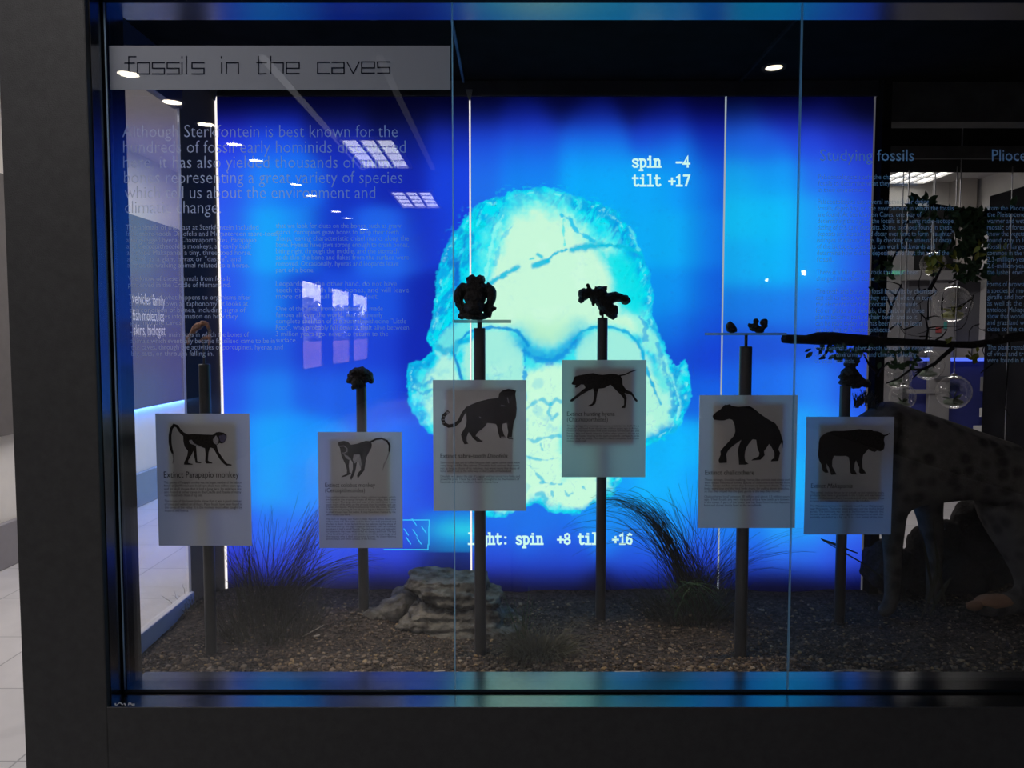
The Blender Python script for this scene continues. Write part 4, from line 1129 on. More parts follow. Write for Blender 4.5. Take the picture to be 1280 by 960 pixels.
SIL = {1: dict(polys=[('inkbrown', [(385,340),(420,322),(520,315),(640,322),(760,325),(800,295),(840,290),(900,300),(935,330),(930,370),(900,420),(870,432),(845,425),(820,440),(805,452),(820,520),(870,600),(930,675),(985,685),(990,700),(920,700),(880,670),(830,610),(785,530),(760,490),(720,480),(700,540),(690,640),(745,665),(745,675),(670,675),(655,650),(662,560),(655,490),(600,475),(545,460),(550,560),(555,645),(605,660),(605,670),(535,668),(520,600),(510,520),(490,560),(440,640),(440,668),(495,680),(495,690),(385,688),(390,660),(430,580),(440,520),(400,470),(385,400)]),
   ('inkgrey', [(455,395),(490,385),(520,430),(600,465),(650,488),(560,465),(500,442),(470,430)]), ('inkgrey', [(760,380),(800,330),(832,380),(826,430),(800,445),(765,420)]), ('inkblue', [(835,340),(900,320),(930,345),(920,390),(880,425),(850,400)])],
   strokes=[('inkbrown', [(425,335),(380,312),(340,268),(312,222),(272,208),(238,250),(220,330),(218,420),(230,500),(250,560)], [46,42,38,34,34,34,36,38,34,22]), ('inkgrey', [(250,560),(258,620),(246,670)], [18,12,14])]),
 2: dict(polys=[('ink', [(350,195),(370,180),(430,170),(480,180),(520,220),(600,210),(660,190),(720,170),(780,175),(805,210),(800,260),(760,330),(730,390),(715,470),(700,560),(650,620),(610,670),(600,630),(625,580),(650,560),(660,480),(655,400),(640,350),(610,380),(600,460),(580,560),(550,640),(520,690),(505,660),(530,600),(545,540),(545,460),(520,420),(500,430),(490,500),(500,590),(525,600),(500,615),(450,640),(385,655),(400,635),(460,610),(465,560),(445,480),(415,420),(395,380),(385,330),(375,270),(355,230)]),
   ('inkgrey', [(420,345),(480,370),(525,412),(505,430),(455,400)]), ('inkgrey', [(560,350),(640,350),(640,400),(612,440),(570,470),(545,420)]), ('inkgrey', [(640,350),(655,400),(650,540),(618,420)])],
   strokes=[('ink', [(785,185),(860,148),(940,138),(1010,170),(1045,230),(1040,310)], [26,24,24,26,28,24]), ('inkgrey', [(1036,320),(1010,400),(970,480),(948,560)], [18,14,20,6]), ('inkgrey', [(365,242),(430,237),(470,270),(470,310),(430,332),(402,328)], 12)]),
 3: dict(polys=[('inkbrown', [(470,380),(530,345),(620,310),(740,280),(860,265),(870,210),(910,175),(980,155),(1040,165),(1078,180),(1065,220),(1080,320),(1085,400),(1075,500),(1045,570),(1030,680),(1025,750),(1045,770),(985,768),(965,745),(980,680),(960,570),(910,580),(905,640),(930,720),(960,755),(880,760),(860,700),(840,600),(820,580),(720,570),(690,620),(600,690),(580,730),(620,775),(670,785),(660,800),(600,800),(550,760),(510,700),(495,680),(470,740),(470,790),(490,825),(440,830),(410,760),(400,710),(430,660),(460,610),(470,540),(465,460)]),
   ('inkgrey', [(620,490),(648,500),(640,520)]), ('inkmid', [(580,735),(600,735),(640,778),(660,786),(600,785)]), ('inkmid', [(445,740),(465,740),(470,790),(485,820),(455,815)]), ('inkgrey', [(890,738),(950,735),(955,750),(895,752)]), ('inkgrey', [(985,745),(1025,742),(1030,762),(990,758)])],
   strokes=[('inkbrown', [(480,390),(425,460),(380,550),(320,597),(250,610),(195,580),(178,530),(192,480),(240,437)], 42), ('inkgrey', [(166,532),(200,530)], 10), ('inkgrey', [(180,572),(200,565)], 10), ('inkgrey', [(185,490),(208,498)], 9), ('inkgrey', [(228,442),(246,446)], 20), ('inkgrey', [(895,356),(940,364)], 10), ('inkgrey', [(972,265),(985,325)], 12), ('inkmid', [(1000,300),(1035,240)], 14)]),
 4: dict(polys=[('inkbrown', [(205,370),(225,330),(240,285),(250,270),(310,255),(420,235),(490,225),(560,245),(620,250),(720,235),(790,240),(850,260),(875,310),(880,380),(930,450),(1000,475),(1040,540),(1080,590),(1070,610),(1040,590),(1000,520),(960,505),(905,490),(935,550),(930,620),(915,690),(865,690),(875,670),(900,650),(900,570),(860,520),(790,450),(740,400),(720,380),(640,425),(560,435),(545,500),(530,600),(520,635),(470,668),(425,668),(430,655),(480,630),(500,570),(505,480),(490,430),(440,455),(330,520),(280,555),(220,605),(185,600),(200,575),(270,520),(350,450),(390,420),(370,380),(330,375),(290,410),(260,425),(250,400),(270,385),(225,380)])],
   strokes=[('ink', [(845,258),(910,247),(980,210),(1060,185)], [22,16,16,8])]),
 5: dict(polys=[('ink', [(200,290),(240,245),(290,215),(335,165),(350,150),(365,160),(400,145),(420,165),(500,180),(640,170),(690,200),(760,260),(860,330),(950,380),(1000,460),(1025,540),(1048,600),(1040,680),(1030,680),(1035,610),(1010,640),(990,700),(1015,740),(1000,800),(995,840),(905,845),(910,825),(945,800),(945,740),(910,670),(880,630),(850,680),(820,720),(830,770),(780,825),(670,835),(690,815),(760,780),(765,740),(740,680),(725,580),(680,575),(630,640),(600,700),(590,780),(600,840),(640,875),(600,885),(525,885),(520,800),(505,720),(525,640),(550,580),(470,640),(400,700),(370,760),(380,820),(380,860),(290,865),(280,830),(305,760),(300,720),(330,680),(400,600),(460,530),(475,480),(465,400),(440,340),(400,325),(340,345),(280,345),(215,335)])], strokes=[]),
 6: dict(polys=[('inkbrown', [(250,400),(270,330),(340,275),(430,250),(560,250),(680,240),(770,225),(860,238),(935,235),(940,250),(1000,255),(1050,275),(1075,300),(1110,300),(1140,285),(1160,272),(1135,310),(1095,322),(1085,370),(1098,430),(1090,490),(1050,522),(1000,512),(975,530),(930,520),(890,490),(860,530),(825,570),(815,640),(820,740),(870,815),(800,820),(775,800),(780,740),(735,640),(720,680),(715,760),(755,830),(690,828),(665,805),(660,700),(640,600),(600,580),(530,585),(450,580),(430,640),(430,720),(490,830),(420,835),(390,740),(355,680),(360,740),(385,805),(340,805),(310,780),(295,700),(260,640),(240,560),(250,480)])], strokes=[])}
WHAT = {1: 'white sign on a dark post showing a walking monkey, far left of the case', 2: 'white sign on a short post showing a white-bearded colobus monkey', 3: 'white sign on a post with a glass shelf showing a sabre-tooth cat',
        4: 'white sign on the tallest-set post showing a running hunting hyena', 5: 'white sign on a post with a glass shelf showing a sloping-backed chalicothere', 6: 'white sign on a dark post showing a horned ox-like animal, far right'}
for k in range(1, 7):
    S = SG[k]; u0, v0, u1, v1 = S['rect']; d = S['d']; dp = d+0.034
    base = P(S['px'][1], 600, dp); xx = (PX(S['px'][0], 470, dp)+PX(S['px'][1], 740, dp))/2
    yy = dp-2.22; zg = ground_z(xx, yy)-0.02
    root = thing('sign_stand', WHAT[k], 'sign', (xx, yy, ZS), 'animal signs on posts')
    zt = PZ(S['top'], dp); r = S['w']*0.5*dp/1000
    p = MB(); p.lathe([(0.0005, zg), (r, zg), (r, zt-0.002), (r-0.002, zt), (0.0005, zt)], (xx, yy, 0), 20); p.build('post', M['pole'], root, True, 40)
    pv, pr = S['pin']
    MB().lathe([(pr, zt-0.003), (pr, PZ(pv, dp)), (0.0005, PZ(pv, dp))], (xx, yy, 0), 12).build('pin', M['pole'], root, True, 40)
    # board: opaque white print on the face of a clear acrylic sheet
    a, b = P(u0, v0, d), P(u1, v1, d); yb = d-2.22; xa, xb, za, zb = a.x, b.x, b.z, a.z
    bd = MB(); bd.mi = 0; bd.add([(xa, yb, za), (xb, yb, za), (xb, yb, zb), (xa, yb, zb)], [(0, 1, 2, 3)])
    bd.mi = 1; t = 0.004
    bd.add([(xa, yb, za), (xb, yb, za), (xb, yb, zb), (xa, yb, zb), (xa, yb+t, za), (xb, yb+t, za), (xb, yb+t, zb), (xa, yb+t, zb)], [(7, 6, 5, 4), (0, 4, 5, 1), (1, 5, 6, 2), (2, 6, 7, 3), (3, 7, 4, 0)])
    board = bd.build('board', [M['print'], M['clear']], root)
    cx = (xa+xb)/2; hw = (xb-xa)*0.36; H = zb-za
    MB().bbox((cx-hw, yb+t+0.004, zb-H*0.72), (cx+hw, yb+t+0.010, zb-H*0.06), 0.002).build('mounting_plate', M['plate'], root)
    yi = yb-0.0006
    ppm = (xb-xa)/(u1-u0)
    def onb(u, v, yi=yi, xa=xa, zb=zb, u0=u0, v0=v0, u1=u1, v1=v1, xb=xb, za=za):
        return Vector((xa+(u-u0)/(u1-u0)*(xb-xa), yi, zb-(v-v0)/(v1-v0)*(zb-za)))
    ox, oy, sc_ = S['o']
    mats = ['inkbrown', 'ink', 'inkgrey', 'inkblue', 'inkmid']
    pic = MB(); lay = 0.0
    for nm, pts in SIL[k]['strokes']+SIL[k]['polys'] if False else []: pass
    for nm, pts, ww in SIL[k]['strokes']:
        pic.mi = mats.index(nm); lay += 0.00004
        pic.ribbon2([(ox+a/sc_, oy+b/sc_) for a, b in pts], [w_/sc_ for w_ in ww] if hasattr(ww, '__len__') else ww/sc_, lambda u, v, L=lay+(0.0004 if nm != 'ink' and nm != 'inkbrown' else 0): onb(u, v)+Vector((0, -L, 0)))
    for nm, pts in SIL[k]['polys']:
        pic.mi = mats.index(nm); lay += 0.00005
        pic.poly([onb(ox+a/sc_, oy+b/sc_)+Vector((0, -lay, 0)) for a, b in reversed(pts)])
    pic.build('animal_picture', [M[n] for n in mats], board)
    hd = MB(); text_lines(hd, S['head'], onb)
    if 'headit' in S: text_lines(hd, S['headit'], onb, 0.25)
    hd.build('heading', M['ink'], board)
    bt = MB(); v = S['bv']; ln = []
    for para in S['body']:
        for j, s in enumerate(para):
            full = S['bx'][1]-S['bx'][0]
            last = j == len(para)-1
            mx = max(len(t_) for t_ in para)
            ln.append((s, S['bx'][0], S['bx'][0]+full*(min(1, len(s)/mx) if last else 0.955+0.045*len(s)/mx), v, S['bh']*0.5))
            v += S['bh']
        v += S['bh']*0.8
    text_lines(bt, ln, onb)
    bt.build('body_text', M['inkmid'], board)
    if k in (3, 5):
        (ua, ub, vt, dep) = (567.5, 639, 401.5, 0.13) if k == 3 else (886, 976, 417.5, 0.11)
        xl, xr = PX(ua, vt, dp), PX(ub, vt, dp); z = PZ(vt, dp-0.05)
        sh = MB().box((xl, yy-dep/2, z-0.004), (xr, yy+dep/2, z+0.004))
        sh.build('shelf', film('sea_green_glass_shelf', (0.30, 0.42, 0.42), 0.5, 0.62), root)

# ------------------------------------------------------------------ fossils
def bp(u, v, d, r, ry=None, rz=None):
    s = d/1000
    return ('b', P(u, v, d), (r*s, (ry or r)*s, (rz or r)*s))
def cp(pts, d, r):
    return ('t', [P(u, v, d+(pts_d[0] if pts_d else 0)) for u, v, *pts_d in pts], [x*d/1000 for x in r] if hasattr(r, '__len__') else r*d/1000)
d = 2.554
f3 = [bp(590, 351, d, 7.5, 12, 7), bp(600, 350.5, d, 7, 12, 7), bp(595, 360, d, 15, 15, 9), bp(594, 372, d-.01, 14, 15, 12), bp(593, 384, d-.02, 13, 13, 10), bp(592, 395.5, d, 20, 14, 4.2),
      cp([(584, 359), (576, 363), (573, 371), (574, 378), (580, 385)], d, [7, 8, 7, 5, 4.5]), cp([(606, 359), (613, 364), (615, 372), (613, 379), (608, 385)], d, [7, 7.2, 6.2, 4.6, 4.5]),
      cp([(584, 386), (571, 384.5), (579, 390)], d, [6, 3.6, 5]), cp([(604, 388), (614, 385), (620, 386)], d, [6, 5, 2.2]), cp([(612, 386), (611, 397)], d, [5, 3]), cp([(580, 386), (576, 398)], d, [6, 3.5]), cp([(587, 388), (586, 396)], d-.03, [2.5, 1.2]), cp([(601, 388), (602, 396)], d-.03, [2.5, 1.2])]
tag(remesh(f3, 'fossil_skull', M['fossil'], None, 0.0022, 0.0042, 55, 1), 'large black cat skull fossil facing front on the glass shelf of the third post', 'fossil')
d = 2.864
f2 = [bp(450, 467, d, 12, 14, 8.5), bp(458, 471, d, 8.5, 11, 8), bp(441, 472, d, 7, 8, 7.5), bp(438, 476, d-.01, 4.5, 6, 4), bp(446, 478, d-.02, 7, 8, 6), bp(443, 484, d-.03, 4, 5, 3), bp(464, 476, d, 4, 6, 4), bp(453, 482, d-.01, 5, 7, 4), cp([(437, 466), (447, 463), (456, 465)], d-.035, [2.4, 2.6, 2.4])]
tag(remesh(f2, 'fossil_skull', M['fossil'], None, 0.0022, 0.004, 80, 1), 'small dark monkey skull fossil on top of the second post', 'fossil')
f4 = [bp(730, 368, d, 7.5, 8, 8), bp(727, 374, d, 4.5, 6, 5), cp([(734, 355), (737, 362), (741, 374)], d, [2, 2.6, 4]), bp(742, 368, d, 6, 7, 7), ('t', [P(743, 361, d), P(758, 362, d)], [0.012, 0.012]), bp(750, 366, d, 9, 9, 8), cp([(744, 372), (757, 375), (770, 371), (784, 374)], d, [7, 9, 6.5, 4.5]), bp(782, 376, d, 6.5, 7, 4.8),
      cp([(750, 376), (758, 384), (766, 393), (769, 398)], d, [7, 9, 6.5, 3.5]), bp(766, 388, d, 7, 7, 8), cp([(741, 374), (742, 382)], d, [3.5, 1.4]), bp(752, 384, d, 4, 5, 5), cp([(751, 386), (752, 394)], d, [2.2, 2.0])]
tag(remesh(f4, 'fossil_jaws', M['fossil'], None, 0.0022, 0.0032, 55, 1), 'broken black hyena jaw fossil in profile on top of the fourth post', 'fossil')
d = 2.554
f5 = [bp(913, 408, d, 5.5, 6, 5), bp(915, 412.2, d, 6.5, 7, 4.5), bp(912, 404.5, d, 3, 4, 2.5)]
tag(remesh(f5, 'fossil_tooth', M['fossil'], None, 0.0016, 0.003, 90, 1), 'small black lump of tooth fossil at the left of the fifth post shelf', 'fossil', 'fossils on the fifth shelf')
f5 = [bp(945, 402, d, 3.6, 4, 4.2), bp(955, 403, d, 5, 5, 4.6), bp(943, 409, d, 6.5, 6, 5), bp(949, 412.2, d, 7, 6, 4.6), bp(938, 407, d, 3.4, 4, 3), bp(956, 408, d, 3.2, 4, 3)]
tag(remesh(f5, 'fossil_tooth', M['fossil'], None, 0.0016, 0.003, 90, 1), 'larger knobbly black tooth fossil at the right of the fifth post shelf', 'fossil', 'fossils on the fifth shelf')
f1 = [cp([(236, 431), (235, 424), (239, 417), (246, 409), (254, 404), (259, 405), (262, 412), (262, 424), (261, 432)], d, [1.6, 2, 3.2, 4.4, 4, 2.6, 2, 1.8, 1.4]), bp(247, 410, d, 5.5, 5, 3.6), bp(241, 415, d, 3.4, 4, 3), cp([(262, 420), (254, 424), (251, 428)], d, [1.6, 2.2, 2])]
tag(remesh(f1, 'fossil_jaw', M['fossilred'], None, 0.0018, 0.003, 80, 1), 'reddish curved monkey jaw fossil above the first post', 'fossil')
d = 2.834
f6 = [bp(1062, 466, d, 11, 10, 8), bp(1060, 478, d, 11, 9, 5), bp(1063, 454, d, 8, 8, 8), bp(1061, 445, d, 6, 6, 6), cp([(1056, 470), (1049, 472)], d, [6, 3]), cp([(1068, 472), (1077, 478), (1086, 480)], d, [8, 7, 4]), bp(1070, 482, d, 6, 6, 4), cp([(1066, 458), (1074, 450)], d, [4, 2])]
tag(remesh(f6, 'fossil_horn_core', M['fossil'], None, 0.003, 0.006, 50, 1), 'black horned skull fossil on the sixth post under the branch', 'fossil')
# ------------------------------------------------------------------ spotted animal (mounted hyena) on the right
def spotted_mat():
    m, nt, out = newmat('spotted_fur')
    N = nt.nodes.new; Lk = nt.links.new
    b = N('ShaderNodeBsdfPrincipled'); b.inputs['Roughness'].default_value = 0.9; b.inputs['Specular IOR Level'].default_value = 0.1
    tc = N('ShaderNodeTexCoord'); vo = N('ShaderNodeTexVoronoi'); vo.inputs['Scale'].default_value = 17; vo.inputs['Randomness'].default_value = 0.9
    nz = N('ShaderNodeTexNoise'); nz.inputs['Scale'].default_value = 30; nz.inputs['Detail'].default_value = 5
    r = N('ShaderNodeValToRGB'); r.color_ramp.elements[0].position = 0.22; r.color_ramp.elements[1].position = 0.50
    r.color_ramp.elements[0].color = (0.06, 0.054, 0.05, 1); r.color_ramp.elements[1].color = (0.14, 0.127, 0.115, 1)
    mx = N('ShaderNodeMixRGB'); mx.blend_type = 'MULTIPLY'; mx.inputs[0].default_value = 0.6
    bp_ = N('ShaderNodeBump'); bp_.inputs['Strength'].default_value = 0.5; bp_.inputs['Distance'].default_value = 0.01
    n3 = N('ShaderNodeTexNoise'); n3.inputs['Scale'].default_value = 140; n3.inputs['Detail'].default_value = 3
    Lk(tc.outputs['Object'], vo.inputs['Vector']); Lk(tc.outputs['Object'], nz.inputs['Vector']); Lk(vo.outputs['Distance'], r.inputs[0])
    Lk(r.outputs[0], mx.inputs[1]); Lk(nz.outputs['Fac'], mx.inputs[2]); Lk(mx.outputs[0], b.inputs['Base Color'])
    Lk(n3.outputs['Fac'], bp_.inputs['Height']); Lk(bp_.outputs[0], b.inputs['Normal']); Lk(b.outputs[0], out.inputs['Surface'])
    return m
def skin(name, verts, edges, radii, mats, parent=None, sub=2, root=0):
    me = bpy.data.meshes.new('tmp'); me.from_pydata([tuple(v) for v in verts], edges, [])
    o = bpy.data.objects.new('tmp', me); COL.objects.link(o)
    md = o.modifiers.new('sk', 'SKIN')
    for i, s in enumerate(me.skin_vertices[0].data):
        r = radii[i]; s.radius = r if hasattr(r, '__len__') else (r, r); s.use_root = (i == root)
    md.use_smooth_shade = True
    sb = o.modifiers.new('ss', 'SUBSURF'); sb.levels = sub; sb.render_levels = sub
    dg = bpy.context.evaluated_depsgraph_get()
    m2 = bpy.data.meshes.new_from_object(o.evaluated_get(dg))
    m = MB(); m.add([v.co.copy() for v in m2.vertices], [tuple(p.vertices) for p in m2.polygons])
    bpy.data.objects.remove(o); bpy.data.meshes.remove(m2); bpy.data.meshes.remove(me)
    return m.build(name, mats, parent, smooth=True)
hd_ = 2.94
def h(u, v, dy=0.0): return P(u, v, hd_+dy)
HV, HE, HR = [], [], []
def hv(p, r, link=None):
    HV.append(p); HR.append(r); i = len(HV)-1
    if link is not None: HE.append((link, i))
    return i
pel = hv(h(1300, 604), (0.150, 0.145)); sp = hv(h(1250, 592), (0.150, 0.135), pel); sp2 = hv(h(1195, 575), (0.145, 0.135), sp); sho = hv(h(1140, 562), (0.165, 0.155), sp2)
nk = hv(h(1108, 535, -0.01), (0.125, 0.115), sho); nk2 = hv(h(1074, 552, -0.02), (0.10, 0.085), nk); hdv = hv(h(1050, 572, -0.03), (0.085, 0.08), nk2); sn = hv(h(1028, 590, -0.04), (0.055, 0.05), hdv); nose = hv(h(1016, 598, -0.045), (0.035, 0.035), sn)
for s, ku, kp in ((-1, 0, 0), (1, 1, 1)):
    uo = 40 if s > 0 else 0
    a = hv(h(1116+uo*1.1, 628, 0.055*s), 0.056, sho); b = hv(h(1116+uo*1.3, 690, 0.06*s), 0.034, a); c = hv(h(1115+uo*1.3, 745, 0.06*s), 0.028, b); d_ = hv(h(1111+uo*1.3, 762, 0.06*s), 0.030, c); hv(h(1098+uo*1.3, 767, 0.06*s), 0.024, d_)
for s, du in ((-1, 0), (1, 75)):
    a = hv(h(1266+du*0.4, 634, 0.06*s), (0.165, 0.11), pel); b = hv(h(1284+du, 686, 0.075*s), 0.095, a); c = hv(h(1290+du, 722, 0.075*s), 0.062, b); d_ = hv(h(1284+du, 748, 0.075*s), 0.048, c); e_ = hv(h(1254+du, 757, 0.075*s), 0.044, d_); hv(h(1218+du, 758, 0.075*s), 0.032, e_)
M['fur'] = spotted_mat()
root = thing('hyena', 'dark spotted mounted hyena standing on the soil at the right end of the case', 'hyena', (h(1200, 600).x, hd_-2.22, ZS))
skin('body', HV, HE, HR, M['fur'], root, 2, sp2)
tl = MB(); tl.tube([h(1342, 600), h(1362, 630), h(1366, 680), h(1360, 715)], [0.03, 0.028, 0.03, 0.008], 8); tl.build('tail', M['fur'], root, True)
for s in (-1, 1):
    e = MB(); c = h(1064, 548, -0.03+0.055*s); e.ball(c, (0.016, 0.03, 0.035), 2); e.build('ear', M['fur'], root, True)
mn = MB(); rng = random.Random(77)
for k in range(420):
    t = rng.random(); p0 = h(1082+t*70, 0, 0); zz = PZ(512-20*math.exp(-((t-0.2)/0.22)**2)+22*t, hd_)
    strand(mn, Vector((p0.x, hd_-2.22+rng.gauss(0, 0.02), zz-0.02)), Vector((rng.gauss(0.2, 0.3), rng.gauss(0, 0.3), 1)).normalized(), 0.2, rng.uniform(0.03, 0.065), 0.004, rng, 4)
mn.build('mane', M['fur'], root)
M['paw'] = surf('tan_paw_fur', (0.24, 0.13, 0.075), 0.9, var=0.3)
for s, du in ((-1, 0),):
    pw = MB()
    pw.ball(h(1246, 752, -0.078), (0.080, 0.040, 0.028), 3, 0.08, 3)
    for j in range(4): pw.ball(h(1218+j*2.0, 756+abs(j-1.5), -0.114+0.024*j), (0.032, 0.0125, 0.019), 2)
    pw.build('paw', M['paw'], root, True)['label'] = 'reddish tan hind paw'

# ------------------------------------------------------------------ dead tree branch reaching in from the right
M['bark'] = surf('black_bark', (0.018, 0.016, 0.015), 0.9, spec=0.1, var=0.4, scale=30, bump=0.6, bscale=80)
M['leafd'] = surf('dark_green_leaf', (0.035, 0.075, 0.032), 0.5, spec=0.3, scale=20, var=0.4)
M['leafy'] = surf('yellow_green_leaf', (0.24, 0.26, 0.04), 0.5, spec=0.3, scale=14, var=0.4)
bd_ = 3.0
root = thing('tree', 'black dead branch with twigs and leaves crossing the right side of the case', 'branch', (PX(1390, 600, bd_), bd_-2.22, ZS))
tr = MB()
def bt(pts, r, seg=8, dd=0.0):
    n = len(pts)
    P3 = [P(u, v, bd_+dd+0.02*math.sin(i*2.1)) for i, (u, v) in enumerate(pts)]
    rr = [x*bd_/1000 for x in r] if hasattr(r, '__len__') else [r*bd_/1000*(1-0.7*i/(n-1)) for i in range(n)]
    tr.tube(P3, rr, seg)
bt([(980,423.5),(990,424),(1008,424.5),(1022,423),(1040,423),(1066,425),(1092,426.5),(1110,427),(1140,428),(1165,429),(1190,430.5),(1215,431),(1240,428),(1262,422),(1290,418),(1330,424),(1392,420)], [5.5,5.8,5.6,8,8.2,7.5,7,5.2,4.2,4.5,4.2,4.6,5,6,7.5,11,14], 10)
bt([(1400,800),(1396,700),(1392,560),(1388,420),(1380,260),(1390,150)], [26,24,21,19,14,9], 12)
for pts, r in (([(1040,426),(1034,438),(1030,446)], 3.2), ([(1030,446),(1024,449)], 3), ([(1085,430),(1070,440),(1060,450)], 6), ([(1098,470),(1102,462),(1111,452)], 1.6), ([(1106,426),(1109,405),(1114,384),(1120,370),(1127,355)], 2.4), ([(1114,384),(1108,370),(1098,355),(1094,345)], 1.5), ([(1120,370),(1110,362),(1096,357)], 1.2), ([(1112,412),(1122,404),(1130,412)], 1.3),
   ([(1130,412),(1142,408),(1152,400),(1150,380)], 1.2), ([(1157,430),(1160,412),(1157,398),(1147,388)], 1.6), ([(1164,429),(1178,420),(1184,412)], 1.5), ([(1160,410),(1172,408),(1200,408)], 1.1), ([(1157,398),(1168,395),(1176,396)], 1.2), ([(1162,362),(1172,344),(1178,333)], 2.6), ([(1160,400),(1160,380),(1162,362)], 1.2),
   ([(1192,434),(1178,446),(1168,455),(1152,462),(1138,462),(1122,474),(1108,479)], 2.8), ([(1152,462),(1144,466)], 1.6), ([(1138,462),(1142,454),(1146,448)], 1.5), ([(1152,462),(1140,474)], 1.6), ([(1166,455),(1167,460)], 1.2), ([(1248,444),(1240,455),(1226,466)], 2.0), ([(1238,420),(1237,405),(1238,393)], 1.6), ([(1250,420),(1242,412),(1238,405)], 1.2), ([(1098,426),(1100,412),(1097,398),(1092,388),(1094,372)], 2.2),
   ([(1096,466),(1086,455),(1078,440)], 2.2), ([(1262,422),(1256,510),(1262,520)], 1.1), ([(1388,300),(1330,270),(1270,262),(1225,268),(1200,262),(1160,255)], 6), ([(1225,268),(1222,300),(1215,330)], 3), ([(1200,262),(1180,300),(1172,322)], 2.4), ([(1130,280),(1160,262),(1200,262)], 2), ([(1096,350),(1112,330),(1130,300),(1160,262)], 2)):
    bt(pts, r, 6)
rng = random.Random(61)
for k in range(26):
    u, v = rng.uniform(1096, 1260), rng.uniform(352, 425)
    a = rng.uniform(0, 6.28); pts = [(u, v)]
    for j in range(4):
        a += rng.uniform(-0.7, 0.7); pts.append((pts[-1][0]+9*math.cos(a), pts[-1][1]+7*math.sin(a)))
    bt(pts, rng.uniform(0.6, 1.1), 5, rng.uniform(-0.03, 0.05))
tr.build('branch', M['bark'], root, True)
lf, ly = MB(), MB(); rng = random.Random(23)
def leaf(m, u, v, s, dd=0.0, ang=None):
    c = P(u, v, bd_+dd+rng.uniform(-0.05, 0.05)); L = s*bd_/1000
    a = ang if ang is not None else rng.uniform(0, 2*math.pi)
    t = Vector((math.cos(a), rng.gauss(0, 0.35), math.sin(a))).normalized(); n = Vector((rng.gauss(0, .4), -1, rng.gauss(0, .4))).normalized(); sd = t.cross(n).normalized()
    w = L*0.26
    p = [c-t*L*0.5, c-t*L*0.15+sd*w, c+t*L*0.15+sd*w*0.85, c+t*L*0.55, c+t*L*0.15-sd*w*0.85, c-t*L*0.15-sd*w, c-t*L*0.1-n*w*0.3, c+t*L*0.2-n*w*0.25]
    m.add(p, [(0, 1, 6), (1, 2, 7, 6), (2, 3, 7), (3, 4, 7), (4, 5, 6, 7), (5, 0, 6)])
for k in range(26): leaf(lf, rng.uniform(1132, 1170), rng.uniform(246, 268), rng.uniform(10, 16))
for a in ((1142, 247, 16, 2.2), (1166, 249, 17, 0.6), (1158, 245, 13, 1.9), (1267, 252, 15, 1.2)): leaf(lf, a[0], a[1], a[2], 0, a[3])
for k in range(230): leaf(lf, rng.gauss(1218, 17), 305+rng.uniform(-44, 44), rng.uniform(10, 17), 0.02)
for k in range(60): leaf(lf, rng.gauss(1185, 30), rng.uniform(268, 318), rng.uniform(9, 14), 0.02)
for k in range(18): leaf(lf, rng.uniform(1094, 1116), rng.uniform(322, 352), rng.uniform(10, 16))
for k in range(24): leaf(ly, rng.gauss(1172, 10), rng.uniform(316, 336), rng.uniform(9, 14), -0.02)
for k in range(12): leaf(ly, rng.gauss(1232, 10), rng.uniform(302, 322), rng.uniform(9, 13), -0.03)
for k in range(9): leaf(ly, rng.uniform(1208, 1226), rng.uniform(436, 452), rng.uniform(8, 13), -0.02)
for k in range(4): leaf(ly, rng.uniform(1184, 1192), rng.uniform(421, 427), 9, -0.02)
for k in range(34): leaf(lf, rng.uniform(1098, 1150), rng.uniform(436, 460), rng.uniform(8, 13))
for k in range(60): leaf(lf, rng.gauss(1052, 16), rng.uniform(432, 450), rng.uniform(7, 12))
for k in range(16): leaf(lf, rng.uniform(1088, 1096), rng.uniform(360, 410), rng.uniform(8, 12))
leaf(lf, 1178, 331, 10); leaf(lf, 1168, 343, 12); leaf(lf, 1142, 455, 14, 0, 1.1)
lf.build('leaves', M['leafd'], root)
ly.build('leaves', M['leafy'], root)['label'] = 'yellow-green leaves'

# stiff dark blades growing at the sixth post foot
bl_ = MB(); rng = random.Random(9)
for (a, b, c) in (((1170,770),(1160,700),(1150,660)), ((1150,775),(1176,720),(1172,690)), ((1185,772),(1172,710),(1166,650)), ((1140,770),(1122,720),(1112,672)), ((1160,772),(1178,735),(1190,722)), ((1026,674),(1042,680),(1072,692))):
    pts = [onground(*a, 0) if a[1] > 760 else P(*a, 2.9), P(*b, 2.92), P(*c, 2.95)]
    q_ = [pts[0].lerp(pts[1], t).lerp(pts[1].lerp(pts[2], t), t) for t in [i/8 for i in range(9)]]
    blade(bl_, q_, 0.016)
bl_.tube([onground(1168, 772, 0), P(1080, 705, 2.93), P(1028, 675, 2.9)], [0.003, 0.003, 0.002], 6)
tag(bl_.build('leafy_plant', M['grass']), 'dark strap-leaved plant under the belly of the spotted animal', 'plant')

